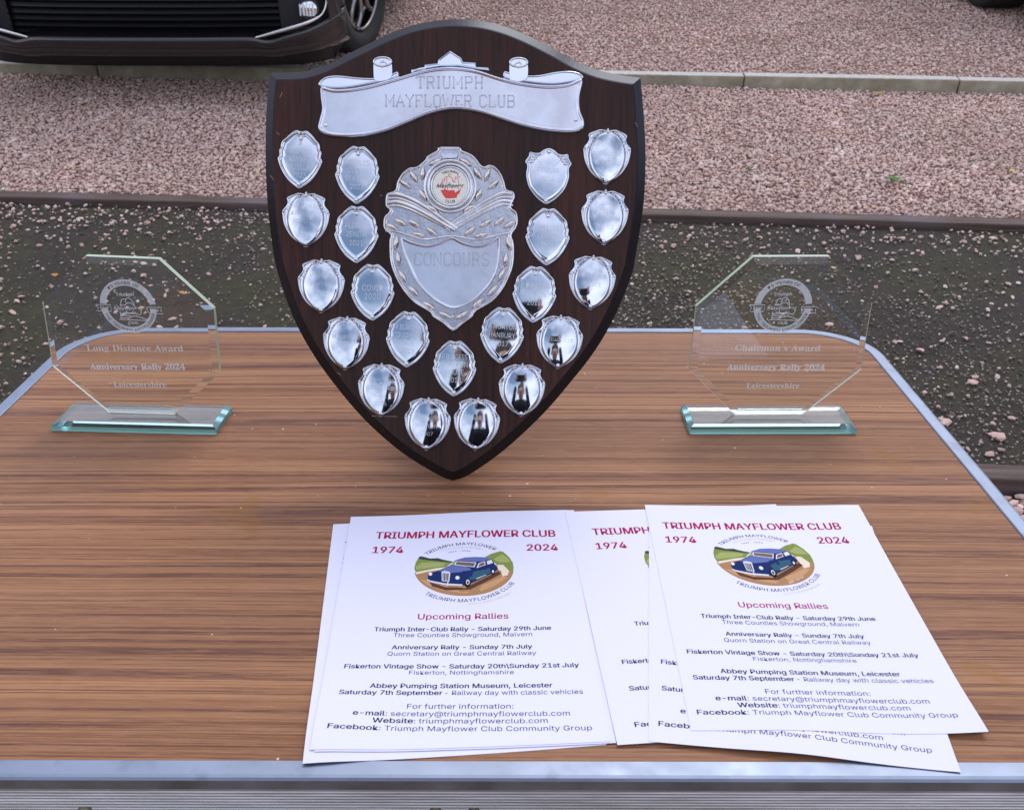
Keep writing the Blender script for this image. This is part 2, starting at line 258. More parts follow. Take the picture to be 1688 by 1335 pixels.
# letter outlines: character -> [advance, [contour x, y, x, y ...]] in 1/400 em
SANS = {" ":[75,[]],",":[75,[[15,-48,27,28,55,28,34,-48]]],"-":[181,[[135,98,135,75,46,75,46,98]]],".":[75,[[38,-2,33,-1,29,1,25,4,22,7,20,12,20,16,20,21,22,26,25,29,29,32,33,34,38,35,43,34,47,32,51,29,54,26,56,21,56,16,56,12,54,7,51,4,47,1,43,-1]]],"0":[181,[[91,-3,76,-1,63,3,52,10,42,19,34,31,28,45,23,62,20,81,19,102,20,122,23,141,28,158,34,172,42,184,52,194,64,201,76,205,91,206,105,205,118,201,129,194,139,184,147,172,154,158,158,141,161,122,162,102,161,81,158,62,154,45,147,31,139,19,129,10,118,3,105,-1],[91,20,100,21,109,24,116,29,123,37,128,46,132,57,135,71,137,85,138,102,137,118,135,133,132,146,128,157,123,167,116,174,109,179,100,183,91,184,81,183,73,179,65,174,59,167,53,157,49,146,46,133,44,118,44,102,44,85,46,71,49,57,53,46,59,37,65,29,73,24,81,21]]],"1":[181,[[31,0,31,22,156,22,156,0],[110,203,110,0,85,0,85,179,84,179,34,143,34,171,79,203]]],"2":[181,[[26,0,26,19,94,91,113,113,118,119,121,125,124,131,126,136,128,142,128,149,128,156,126,162,123,167,119,172,115,176,109,180,103,182,97,183,89,184,82,183,75,182,69,179,64,175,59,171,56,165,53,159,51,152,51,145,26,145,27,156,30,167,34,177,41,185,48,193,57,198,67,203,78,205,90,206,102,205,113,203,122,199,131,193,138,186,144,178,149,169,152,159,152,149,152,142,151,134,148,127,145,120,140,112,134,103,127,94,118,84,107,72,61,24,61,23,156,23,156,0]]],"3":[181,[[87,-3,75,-2,64,0,53,4,43,9,35,15,28,23,23,32,19,42,17,53,44,53,45,46,47,40,51,35,55,30,60,27,66,24,73,22,80,20,87,20,95,20,103,22,110,24,116,28,122,32,126,37,129,43,131,50,132,58,131,65,129,72,126,78,122,84,117,89,110,93,102,97,92,98,80,99,63,99,63,120,115,179,115,181,28,181,28,203,149,203,149,184,85,111,85,116,99,116,112,114,123,110,133,105,142,98,148,89,153,79,156,69,157,58,156,47,153,36,148,26,141,18,133,11,123,5,112,1,100,-2]]],"4":[181,[[16,42,16,63,99,203,124,203,43,66,43,65,165,65,165,42],[113,0,113,48,113,58,113,127,137,127,137,0]]],"5":[181,[[88,-3,77,-2,66,0,56,4,47,10,39,16,33,24,28,33,25,42,24,52,49,52,50,46,52,41,55,36,59,31,64,27,69,24,75,22,82,20,88,20,96,21,104,23,110,26,116,30,122,35,126,42,129,49,130,57,131,65,130,73,129,81,125,88,121,95,116,100,110,105,103,108,95,110,87,111,80,110,74,109,67,107,61,105,56,102,51,98,27,101,38,203,147,203,147,181,60,181,54,121,59,124,65,127,71,130,78,132,85,133,92,133,101,133,109,131,118,128,125,125,132,120,138,114,143,108,148,100,152,92,154,84,156,75,156,65,155,53,152,41,148,30,141,21,133,13,123,6,113,1,101,-2]]],"6":[181,[[91,-3,78,-2,67,1,57,6,48,12,40,20,34,30,29,40,26,52,25,65,26,75,28,85,32,96,37,107,45,121,55,136,101,203,129,203,60,104,58,104,66,115,78,123,83,124,88,125,94,126,106,125,117,122,126,118,135,112,142,105,148,96,152,86,155,75,156,63,155,51,152,39,147,29,141,20,133,12,124,6,114,1,103,-2],[91,19,98,20,105,22,111,25,117,29,122,34,126,41,129,47,130,55,131,63,130,71,129,79,126,85,122,91,117,96,111,101,105,104,98,105,91,106,83,106,76,104,70,101,64,97,59,92,55,86,52,79,51,71,50,63,51,55,52,48,55,41,59,34,64,29,70,25,76,22,83,20]]],"7":[181,[[39,0,129,179,129,181,25,181,25,203,156,203,156,179,66,0]]],"8":[181,[[91,-3,77,-2,65,1,54,5,45,10,36,17,30,25,25,34,22,43,21,54,21,63,23,70,26,78,30,85,35,91,40,96,47,101,54,104,61,106,61,107,52,110,44,116,37,123,32,132,29,142,28,152,29,162,32,171,36,180,42,187,50,194,58,199,68,203,79,205,91,206,102,205,113,203,122,199,131,194,138,187,145,180,149,171,152,162,153,152,152,142,149,132,144,123,137,116,129,110,120,107,120,106,127,104,134,101,140,96,146,91,151,85,155,78,158,70,160,63,160,54,159,43,156,34,151,25,145,17,136,10,127,5,116,1,104,-2],[91,20,99,20,107,22,114,24,120,27,125,32,129,37,132,42,134,49,135,55,134,63,132,69,129,75,125,81,119,85,113,89,106,92,99,94,91,94,82,94,75,92,68,89,61,85,56,81,52,75,49,69,47,63,46,55,47,49,49,42,52,37,56,32,61,27,67,24,74,22,82,20],[91,116,97,116,104,118,110,120,115,123,119,127,123,132,126,138,127,144,128,150,127,157,126,163,123,168,120,173,115,177,110,180,104,182,98,183,91,184,83,183,77,182,71,180,66,177,61,173,58,168,55,163,54,157,53,150,54,144,55,138,58,132,61,127,66,123,71,120,77,118,84,116]]],"9":[181,[[90,206,103,205,114,202,124,198,133,191,141,183,147,174,152,163,155,151,156,139,155,129,153,119,149,108,144,96,136,83,126,67,80,0,52,0,121,99,123,99,115,88,103,81,98,79,93,78,87,78,75,79,65,81,55,86,46,92,39,99,33,108,29,118,26,129,25,141,26,153,29,164,34,175,40,184,48,191,57,198,67,202,78,205],[90,184,83,183,76,182,70,178,64,174,59,169,55,163,52,156,51,149,50,141,51,133,52,125,55,118,59,112,64,107,70,103,76,100,83,98,90,97,98,98,105,100,111,103,117,107,122,112,126,118,129,125,130,132,131,140,130,148,129,156,126,163,122,169,117,174,112,178,105,182,98,183]]],":":[75,[[38,-2,33,-1,29,1,25,4,22,7,20,12,20,16,20,21,22,26,25,29,29,32,33,34,38,35,43,34,47,32,51,29,54,26,56,21,56,16,56,12,54,7,51,4,47,1,43,-1],[38,108,33,109,29,111,25,114,22,117,20,122,20,126,20,131,22,136,25,139,29,142,33,144,38,145,43,144,47,142,51,139,54,136,56,131,56,126,56,122,54,117,51,114,47,111,43,109]]],"@":[270,[[142,-54,123,-53,105,-50,89,-46,74,-39,61,-31,49,-21,39,-9,31,4,24,19,20,35,17,53,16,72,17,90,20,108,25,124,31,138,39,152,49,163,61,173,73,181,88,188,104,193,121,196,140,197,157,196,174,193,189,188,202,181,214,173,225,163,234,152,241,140,247,127,251,114,253,100,254,86,254,76,253,66,252,57,251,47,249,39,246,30,242,23,237,17,231,11,225,7,216,5,207,4,191,7,185,9,181,11,176,14,173,18,170,22,169,27,168,27,165,22,161,17,155,12,148,8,140,6,131,5,119,6,109,9,100,14,93,21,87,29,82,39,78,49,76,61,75,73,76,85,79,96,83,106,88,115,95,123,103,129,112,134,121,136,132,137,140,137,148,135,154,132,159,129,163,126,166,122,168,122,168,134,189,134,189,44,190,39,191,34,194,30,197,26,202,24,207,24,213,24,218,27,223,30,226,36,228,42,230,51,231,61,232,73,232,86,232,98,230,109,227,120,222,131,216,140,209,149,201,157,191,164,180,169,168,174,154,176,139,177,124,176,110,174,97,170,85,164,75,157,65,149,58,139,51,128,46,115,42,102,40,87,39,71,40,55,42,40,46,26,51,14,58,3,66,-7,75,-15,86,-22,98,-27,112,-31,127,-33,143,-34,165,-32,183,-28,196,-23,202,-43,186,-48,164,-52],[132,26,140,27,147,28,153,31,158,35,162,41,165,47,167,55,168,64,169,74,168,84,167,92,165,99,161,105,157,110,152,113,147,115,140,116,132,117,125,116,119,114,113,111,108,107,104,101,101,95,99,89,97,82,97,74,97,66,98,58,100,50,103,43,107,37,112,33,117,29,124,27]]],"A":[192,[[7,0,81,203,110,203,185,0,158,0,115,121,106,149,93,191,98,191,85,148,76,121,34,0],[44,57,44,79,148,79,148,57]]],"B":[182,[[24,0,24,203,96,203,110,203,121,200,132,196,140,191,147,184,152,177,156,168,158,159,159,150,159,141,157,134,155,128,151,123,147,118,143,114,137,111,132,109,126,107,126,105,132,104,139,102,145,98,151,94,156,88,161,81,164,73,166,65,167,54,166,45,164,35,160,27,154,19,147,13,138,7,127,3,114,1,99,0],[50,23,98,23,112,24,124,27,132,32,138,38,141,46,142,55,142,61,140,68,137,74,133,79,128,83,122,87,115,90,108,92,99,92,50,92],[50,114,95,114,102,115,109,116,115,118,121,122,125,126,129,131,132,136,134,142,134,149,133,157,130,165,125,172,118,177,108,180,96,181,50,181]]],"C":[204,[[107,-3,90,-1,74,3,60,10,47,20,37,32,28,46,21,63,17,81,16,102,17,122,21,141,28,157,37,172,47,184,60,193,74,201,90,205,107,206,117,206,127,204,136,202,145,198,153,194,161,188,168,182,174,175,179,167,183,159,187,149,189,139,163,139,161,146,159,152,156,158,152,163,148,167,143,171,138,175,132,177,126,180,120,181,113,182,107,182,95,181,84,178,73,173,64,166,56,157,50,146,45,133,42,118,41,102,42,85,45,71,50,58,57,47,64,38,74,31,84,25,95,22,107,21,113,21,120,22,126,24,132,26,138,29,143,32,148,36,152,41,156,46,159,51,161,58,163,64,189,64,187,54,184,45,179,36,174,28,168,21,161,15,153,10,145,5,136,2,127,-1,117,-2]]],"D":[201,[[88,0,38,0,38,23,86,23,102,24,115,27,127,32,137,40,145,49,152,60,156,72,159,86,160,102,159,118,156,132,152,144,145,155,138,164,128,171,116,176,103,180,88,181,37,181,37,203,90,203,109,202,126,198,141,191,154,182,165,170,173,156,180,140,183,122,185,102,183,82,180,64,173,47,165,33,154,22,140,12,125,5,107,1],[50,203,50,0,24,0,24,203]]],"E":[167,[[24,0,24,203,149,203,149,181,50,181,50,114,142,114,142,91,50,91,50,23,150,23,150,0]]],"F":[164,[[24,0,24,203,148,203,148,181,50,181,50,111,138,111,138,88,50,88,50,0]]],"G":[208,[[107,-3,90,-1,74,3,60,10,47,20,36,32,28,46,21,63,17,81,16,102,17,122,21,141,28,157,36,172,47,184,60,193,74,201,89,205,106,206,116,206,127,204,136,201,145,198,154,193,161,188,168,181,174,174,180,167,184,158,187,149,190,139,163,139,161,146,158,152,155,157,151,162,147,167,142,171,137,174,132,177,126,179,120,181,113,182,106,182,94,181,83,178,73,173,64,166,56,157,50,146,45,133,42,118,41,102,42,85,45,71,50,58,57,47,64,38,74,31,84,25,95,22,107,21,119,22,129,24,138,28,146,34,153,41,158,49,163,59,165,69,166,81,174,80,113,80,113,102,191,102,191,80,190,64,186,49,180,36,172,25,162,15,151,8,137,2,123,-2]]],"H":[207,[[24,0,24,203,50,203,50,116,157,116,157,203,183,203,183,0,157,0,157,93,50,93,50,0]]],"I":[120,[[12,0,12,23,47,23,47,181,12,181,12,203,108,203,108,181,73,181,73,23,108,23,108,0]]],"J":[159,[[74,-3,57,-1,43,4,30,13,21,25,15,40,13,58,13,69,39,69,39,58,40,47,43,37,49,30,56,24,64,21,74,20,84,21,92,24,99,30,104,37,108,47,109,58,109,203,135,203,135,58,133,40,127,25,118,13,105,4,91,-1]]],"K":[187,[[42,58,42,86,56,104,70,121,85,138,145,203,179,203,92,110,91,110],[24,0,24,203,50,203,50,134,50,90,50,77,50,0],[149,0,75,104,91,124,179,0]]],"L":[157,[[24,0,24,203,50,203,50,23,144,23,144,0]]],"M":[251,[[24,0,24,203,61,203,111,75,115,64,120,49,125,34,129,20,123,20,127,33,132,48,137,63,141,75,191,203,227,203,227,0,202,0,202,116,202,131,202,147,202,165,203,183,205,183,199,164,193,145,187,129,182,116,137,0,114,0,68,116,64,128,58,144,52,163,45,183,48,183,48,166,48,149,49,131,49,116,49,0]]],"N":[209,[[24,0,24,203,54,203,137,73,145,60,155,43,166,22,162,21,160,43,160,63,160,78,160,203,185,203,185,0,155,0,81,116,71,132,59,152,43,181,48,181,49,153,50,131,50,116,50,0]]],"O":[213,[[107,-3,90,-1,74,3,60,10,48,20,37,32,28,46,21,63,17,81,16,102,17,122,21,141,28,157,37,172,48,184,60,193,74,201,90,205,107,206,124,205,139,201,153,193,166,184,177,172,186,157,192,141,196,122,197,102,196,81,192,63,186,46,177,32,166,20,153,10,139,3,124,-1],[107,21,119,22,130,25,140,30,149,38,157,47,163,58,168,71,171,85,172,102,171,118,168,133,163,146,157,157,149,166,140,173,130,178,119,181,107,182,95,181,84,178,74,173,64,166,57,157,50,146,45,133,42,118,41,102,42,85,45,71,50,58,57,47,64,38,74,30,84,25,95,22]]],"P":[178,[[24,0,24,203,94,203,109,203,122,200,133,195,142,189,150,181,156,172,160,162,163,151,163,139,163,127,160,116,156,106,150,97,142,89,133,83,122,78,109,75,94,74,44,74,44,97,93,97,103,98,112,99,119,102,125,107,130,112,133,117,136,124,137,131,138,139,137,147,136,154,133,161,130,166,125,171,119,175,111,178,103,180,93,181,50,181,50,0]]],"Q":[213,[[98,64,125,64,148,34,153,26,187,-19,160,-19,138,11,132,18],[107,-3,90,-1,74,3,60,10,48,20,37,32,28,46,21,63,17,81,16,102,17,122,21,141,28,157,37,172,48,184,60,193,74,201,90,205,107,206,124,205,139,201,153,193,166,184,177,172,186,157,192,141,196,122,197,102,196,81,192,63,186,46,177,32,166,20,153,10,139,3,124,-1],[107,21,119,22,130,25,140,30,149,38,157,47,163,58,168,71,171,85,172,102,171,118,168,133,163,146,157,157,149,166,140,173,130,178,119,181,107,182,95,181,84,178,74,173,64,166,57,157,50,146,45,133,42,118,41,102,42,85,45,71,50,58,57,47,64,38,74,30,84,25,95,22]]],"R":[180,[[24,0,24,203,94,203,109,203,122,200,133,195,143,189,150,182,156,173,160,163,163,153,164,141,163,129,160,118,156,109,150,100,143,93,133,87,122,83,109,80,94,79,39,79,39,102,93,102,103,103,112,104,119,107,125,110,130,115,133,120,136,126,138,133,138,141,138,149,136,156,133,162,130,167,125,172,119,176,112,179,103,180,93,181,50,181,50,0],[141,0,92,92,121,92,171,0]]],"S":[179,[[89,-4,75,-3,63,0,51,4,41,9,32,16,26,24,20,33,17,43,15,55,42,55,43,47,46,41,49,35,54,30,60,26,67,23,74,21,81,20,89,20,98,20,107,22,114,24,121,27,127,32,132,37,135,42,137,49,138,56,138,62,136,67,133,72,129,75,124,79,118,82,98,89,73,96,58,101,45,108,34,116,27,125,22,136,21,149,22,160,25,170,30,179,37,187,45,194,55,199,66,203,78,205,91,206,104,205,116,203,126,199,136,194,144,187,151,179,156,171,159,161,160,151,135,151,133,161,128,169,121,175,112,180,102,182,90,183,82,183,74,181,67,179,61,176,56,172,51,167,48,162,47,156,46,150,47,144,49,138,52,133,57,129,62,126,68,123,85,117,106,112,125,105,131,103,137,99,143,95,149,90,154,85,158,79,161,72,163,64,163,55,162,45,159,35,155,25,148,17,139,10,129,4,118,0,104,-3]]],"T":[179,[[13,181,13,203,167,203,167,181,103,181,103,0,77,0,77,181]]],"U":[207,[[104,-3,88,-2,74,1,62,6,51,13,41,22,34,32,28,43,25,56,24,69,24,203,50,203,50,71,50,62,53,53,56,45,61,38,67,32,75,27,83,24,93,21,104,21,114,21,124,24,132,27,140,32,146,38,151,45,154,53,156,62,157,71,157,203,183,203,183,69,182,56,178,43,173,32,166,22,156,13,145,6,133,1,119,-2]]],"V":[192,[[82,0,7,203,34,203,77,82,86,55,99,12,94,12,107,55,116,82,158,203,185,203,111,0]]],"W":[274,[[62,0,7,203,33,203,65,78,70,58,75,37,79,16,76,16,80,37,85,58,90,78,122,203,152,203,185,78,190,58,194,37,199,16,195,16,200,37,204,58,209,78,241,203,268,203,212,0,182,0,147,129,141,157,134,190,140,190,134,158,127,129,92,0]]],"X":[190,[[7,0,87,114,87,95,12,203,42,203,71,160,82,144,89,132,97,117,93,117,101,131,109,144,119,160,149,203,178,203,104,96,104,115,182,0,153,0,117,52,107,66,100,78,92,92,98,92,90,79,82,66,73,52,37,0]]],"Y":[189,[[81,0,81,83,7,203,36,203,77,138,89,117,100,92,89,92,100,117,112,138,152,203,182,203,107,83,107,0]]],"Z":[175,[[17,0,17,19,109,154,122,172,136,190,139,182,114,181,89,181,16,181,16,203,159,203,159,185,67,51,54,32,39,13,36,22,61,23,86,23,160,23,160,0]]],"\\":[100,[[71,-31,6,213,28,213,94,-31]]],"a":[156,[[64,-3,55,-3,46,-1,38,2,30,6,24,11,19,18,15,25,13,34,12,43,13,51,14,58,17,64,21,69,26,74,31,77,37,80,43,82,50,84,71,88,93,91,106,94,110,102,110,103,110,109,109,114,107,119,104,123,100,126,96,129,91,131,85,132,78,132,71,132,65,131,60,129,47,120,40,110,16,116,20,125,25,132,31,138,38,143,45,147,53,150,61,152,69,153,78,154,96,152,102,150,108,147,114,144,120,140,125,135,129,128,132,120,134,111,135,101,135,0,111,0,111,21,109,21,101,10,97,6,92,3,86,0,80,-2,72,-3],[68,18,77,19,84,21,91,23,97,27,102,32,105,37,108,43,110,49,110,55,110,76,104,73,93,70,80,68,70,67,54,63,49,61,45,59,41,56,39,52,37,47,37,42,37,37,39,33,41,29,44,26,48,23,52,21,57,19,62,18]]],"b":[170,[[92,-3,83,-3,75,-1,69,2,63,5,59,9,55,12,47,23,45,23,45,0,21,0,21,203,45,203,45,128,47,128,55,138,59,142,63,146,69,149,75,152,83,153,92,154,104,153,115,150,125,144,134,137,142,128,148,117,152,105,155,91,156,76,155,60,152,46,148,34,142,23,134,14,125,6,115,1,104,-2],[88,19,97,20,105,22,112,26,118,32,123,39,126,47,129,56,131,65,131,76,131,86,129,96,126,104,123,112,118,119,112,125,105,129,97,131,88,132,79,131,71,129,64,125,59,119,54,113,50,105,47,96,46,87,45,76,46,65,47,55,50,46,54,38,59,31,65,26,72,22,79,20]]],"c":[158,[[83,-3,70,-2,58,1,47,7,37,14,29,23,22,34,18,46,15,60,14,75,15,90,18,104,22,116,29,127,37,137,47,144,58,149,70,153,83,154,90,153,97,152,104,151,110,149,116,146,122,142,127,138,132,134,136,129,139,123,142,117,145,111,121,105,116,116,108,124,97,130,83,132,73,131,65,128,58,124,52,118,47,111,43,103,41,94,39,85,39,75,39,65,41,56,43,47,47,39,52,32,58,26,65,22,73,19,83,19,97,21,108,26,117,35,122,47,145,41,143,34,140,28,136,22,132,17,128,13,122,9,117,5,111,2,104,0,97,-2,90,-3]]],"d":[170,[[78,-3,66,-2,55,1,45,6,36,14,28,23,22,34,17,46,15,60,14,76,15,91,17,105,22,117,28,128,36,137,45,144,55,150,66,153,78,154,87,153,95,152,101,149,107,146,111,142,115,138,122,128,124,128,124,203,149,203,149,0,125,0,125,23,123,23,115,12,111,9,106,5,101,2,95,-1,87,-3],[82,19,91,20,98,22,105,26,111,31,116,38,120,46,122,55,124,65,125,76,124,87,123,96,120,105,116,113,111,119,105,125,98,129,91,131,82,132,73,131,65,129,58,125,52,119,47,112,43,104,41,96,39,86,39,76,39,65,41,56,43,47,47,39,52,32,58,26,65,22,73,20]]],"e":[162,[[85,-3,71,-2,58,1,47,7,37,14,29,23,22,34,17,46,15,60,14,75,15,90,17,103,22,116,29,127,37,136,46,144,57,149,69,153,82,154,90,153,98,152,106,150,114,146,121,142,128,136,134,130,139,122,143,113,146,102,148,91,148,78,148,68,30,68,30,88,135,88,124,81,123,90,122,99,119,107,115,115,111,121,105,126,98,129,91,131,82,132,73,131,65,129,59,125,53,120,48,115,44,108,41,100,39,93,38,84,38,71,39,60,41,51,44,42,49,35,54,29,60,25,68,21,76,19,85,18,91,19,96,20,101,21,106,23,110,26,114,29,117,33,120,37,122,42,146,36,143,29,139,22,134,16,128,10,121,6,113,2,104,-1,95,-3]]],"f":[101,[[91,152,91,131,3,131,3,152],[32,0,32,173,33,181,35,188,38,194,43,200,48,204,54,208,61,210,68,211,75,212,89,211,97,208,91,187,86,189,78,190,71,189,66,187,62,184,59,180,57,174,57,167,57,0]]],"g":[170,[[83,-60,72,-60,62,-58,54,-56,46,-53,39,-49,33,-44,28,-39,24,-33,20,-28,41,-16,49,-26,52,-30,57,-33,62,-35,68,-37,75,-39,83,-39,94,-38,104,-35,113,-30,119,-23,123,-14,125,-2,125,27,122,27,115,17,111,13,106,9,101,6,94,4,87,2,78,2,66,3,55,6,45,11,36,17,28,26,22,36,17,48,15,61,14,76,15,91,17,105,22,117,28,128,36,137,45,144,55,150,66,153,78,154,87,153,95,152,101,149,107,146,111,142,115,138,123,128,125,128,125,152,149,152,149,-4,148,-16,145,-27,140,-36,134,-44,126,-50,116,-54,106,-58,95,-60],[82,24,91,24,99,26,105,30,111,35,116,41,120,48,123,57,124,66,125,77,124,87,123,97,120,106,116,113,111,120,106,125,99,129,91,131,82,132,73,131,65,129,58,125,52,119,47,113,43,105,41,96,39,87,39,77,39,67,41,57,43,49,47,42,52,35,58,30,65,27,73,24]]],"h":[164,[[45,91,45,0,21,0,21,203,45,203,45,115,41,115,46,128,53,138,61,145,70,150,80,153,91,154,101,153,110,151,118,147,125,142,131,136,136,128,140,119,142,108,143,96,143,0,118,0,118,94,117,105,114,114,109,122,102,127,94,131,84,132,77,131,70,130,64,127,59,123,54,119,51,113,48,107,46,99]]],"i":[67,[[21,0,21,152,45,152,45,0],[33,177,29,178,25,179,22,182,19,185,17,189,17,193,17,198,19,201,22,205,25,207,29,209,33,209,38,209,42,207,46,205,48,201,50,198,51,193,50,189,48,185,46,182,42,179,38,178]]],"k":[152,[[44,55,44,85,48,85,114,152,144,152,74,80,71,80],[21,0,21,203,45,203,45,0],[118,0,59,74,76,91,149,0]]],"l":[76,[[56,-1,45,0,36,3,30,8,25,15,22,23,21,34,21,203,45,203,45,39,46,33,47,28,48,25,50,23,54,21,58,21,64,21,68,22,72,1,65,0]]],"m":[244,[[21,0,21,152,45,152,45,118,43,118,46,126,49,133,53,138,58,143,63,147,69,150,75,153,81,154,88,154,98,153,107,150,115,144,121,137,126,128,128,118,125,118,127,125,131,131,135,137,140,142,146,147,152,150,159,152,167,154,175,154,183,154,191,152,199,149,206,144,211,138,216,131,220,123,222,113,223,102,223,0,198,0,198,101,197,111,194,119,189,125,182,129,175,131,167,132,161,132,155,130,150,128,145,125,141,121,138,116,136,111,135,105,134,99,134,0,110,0,110,104,109,112,106,119,101,124,95,129,88,131,80,132,74,132,68,130,63,128,58,125,54,121,50,116,48,110,46,103,45,95,45,0]]],"n":[164,[[45,91,45,0,21,0,21,152,45,152,45,115,41,115,46,128,53,138,61,145,70,150,80,153,91,154,101,153,110,151,118,147,125,142,131,136,136,128,140,119,142,108,143,96,143,0,118,0,118,94,117,105,114,114,109,122,102,127,94,131,84,132,77,131,70,130,64,127,59,123,54,119,51,113,48,107,46,99]]],"o":[166,[[83,-3,70,-2,58,1,47,7,37,14,29,23,22,34,18,46,15,60,14,75,15,90,18,104,22,116,29,127,37,137,47,144,58,149,70,153,83,154,96,153,108,149,119,144,129,137,137,127,144,116,149,104,151,90,152,75,151,60,149,46,144,34,137,23,129,14,119,7,108,1,96,-2],[83,19,92,19,101,22,108,26,114,32,119,39,123,47,126,56,127,65,128,75,127,85,126,94,123,103,119,111,114,118,108,124,101,128,92,131,83,132,73,131,65,128,58,124,52,118,47,111,43,103,41,94,39,85,39,75,39,65,41,56,43,47,47,39,52,32,58,26,65,22,73,19]]],"p":[170,[[21,-57,21,152,45,152,45,128,47,128,55,138,59,142,63,146,69,149,75,152,83,153,92,154,104,153,115,150,125,144,134,137,142,128,148,117,152,105,155,91,156,76,155,60,152,46,148,34,142,23,134,14,125,6,115,1,104,-2,92,-3,83,-3,75,-1,69,2,64,5,59,9,55,12,47,23,45,23,45,-57],[88,19,97,20,105,22,112,26,118,32,123,39,126,47,129,56,131,65,131,76,131,86,129,96,126,104,123,112,118,119,112,125,105,129,97,131,88,132,79,131,71,129,64,125,59,119,54,113,50,105,47,96,46,87,45,76,46,65,47,55,50,46,54,38,59,31,65,26,72,22,79,20]]],"r":[104,[[21,0,21,152,45,152,45,128,46,128,50,136,55,142,61,147,68,151,76,153,85,154,92,154,97,153,97,129,92,130,83,130,76,130,70,128,64,126,58,122,54,118,50,113,48,108,46,102,45,95,45,0]]],"s":[146,[[73,-3,63,-3,53,-1,45,1,37,5,30,10,25,15,20,22,17,29,14,38,38,43,40,35,44,29,50,24,56,21,64,19,73,18,82,19,91,21,98,25,103,30,106,35,107,41,107,46,105,50,102,54,97,57,92,60,85,62,60,68,47,72,37,77,29,83,23,91,20,100,19,110,20,118,22,126,26,133,31,139,38,144,46,148,55,151,64,153,75,154,85,153,94,152,102,149,108,145,114,141,120,136,124,130,127,123,130,116,107,111,105,116,101,122,97,126,91,130,84,132,75,133,66,132,59,130,52,127,47,122,44,117,43,111,44,106,46,101,50,97,54,94,61,91,69,89,92,84,104,80,115,75,122,69,128,61,131,52,132,43,132,34,129,26,125,19,119,12,112,7,104,3,94,-1,84,-3]]],"t":[91,[[82,152,82,131,3,131,3,152],[26,188,50,188,50,39,51,33,52,28,54,25,58,22,62,20,68,20,74,20,81,21,85,1,77,-1,67,-2,55,-1,45,3,37,9,31,16,27,26,26,37]]],"u":[164,[[73,-2,63,-1,54,1,46,4,39,9,33,16,28,23,24,33,22,43,21,56,21,152,45,152,45,58,47,47,50,37,55,30,62,24,70,21,80,20,87,21,94,22,100,25,105,28,110,33,113,39,116,45,118,53,118,61,118,152,143,152,143,0,119,0,119,37,123,37,118,24,111,14,103,7,94,2,84,-1]]],"v":[156,[[65,0,7,152,34,152,66,62,75,35,82,8,74,8,81,35,90,62,122,152,149,152,91,0]]],"w":[227,[[55,0,9,152,35,152,53,85,62,55,70,17,66,17,74,54,82,85,101,152,127,152,145,85,153,54,161,17,157,17,165,54,173,85,192,152,218,152,172,0,147,0,128,69,122,90,116,112,111,135,116,135,111,112,105,90,99,69,79,0]]],"y":[156,[[19,-55,25,-34,29,-35,42,-36,45,-34,49,-32,52,-30,55,-26,58,-21,60,-14,65,-1,7,152,34,152,66,62,75,35,82,8,73,8,81,35,90,62,122,152,149,152,82,-23,78,-31,75,-37,71,-43,66,-48,61,-51,56,-54,50,-56,43,-58,37,-58,26,-57]]]}
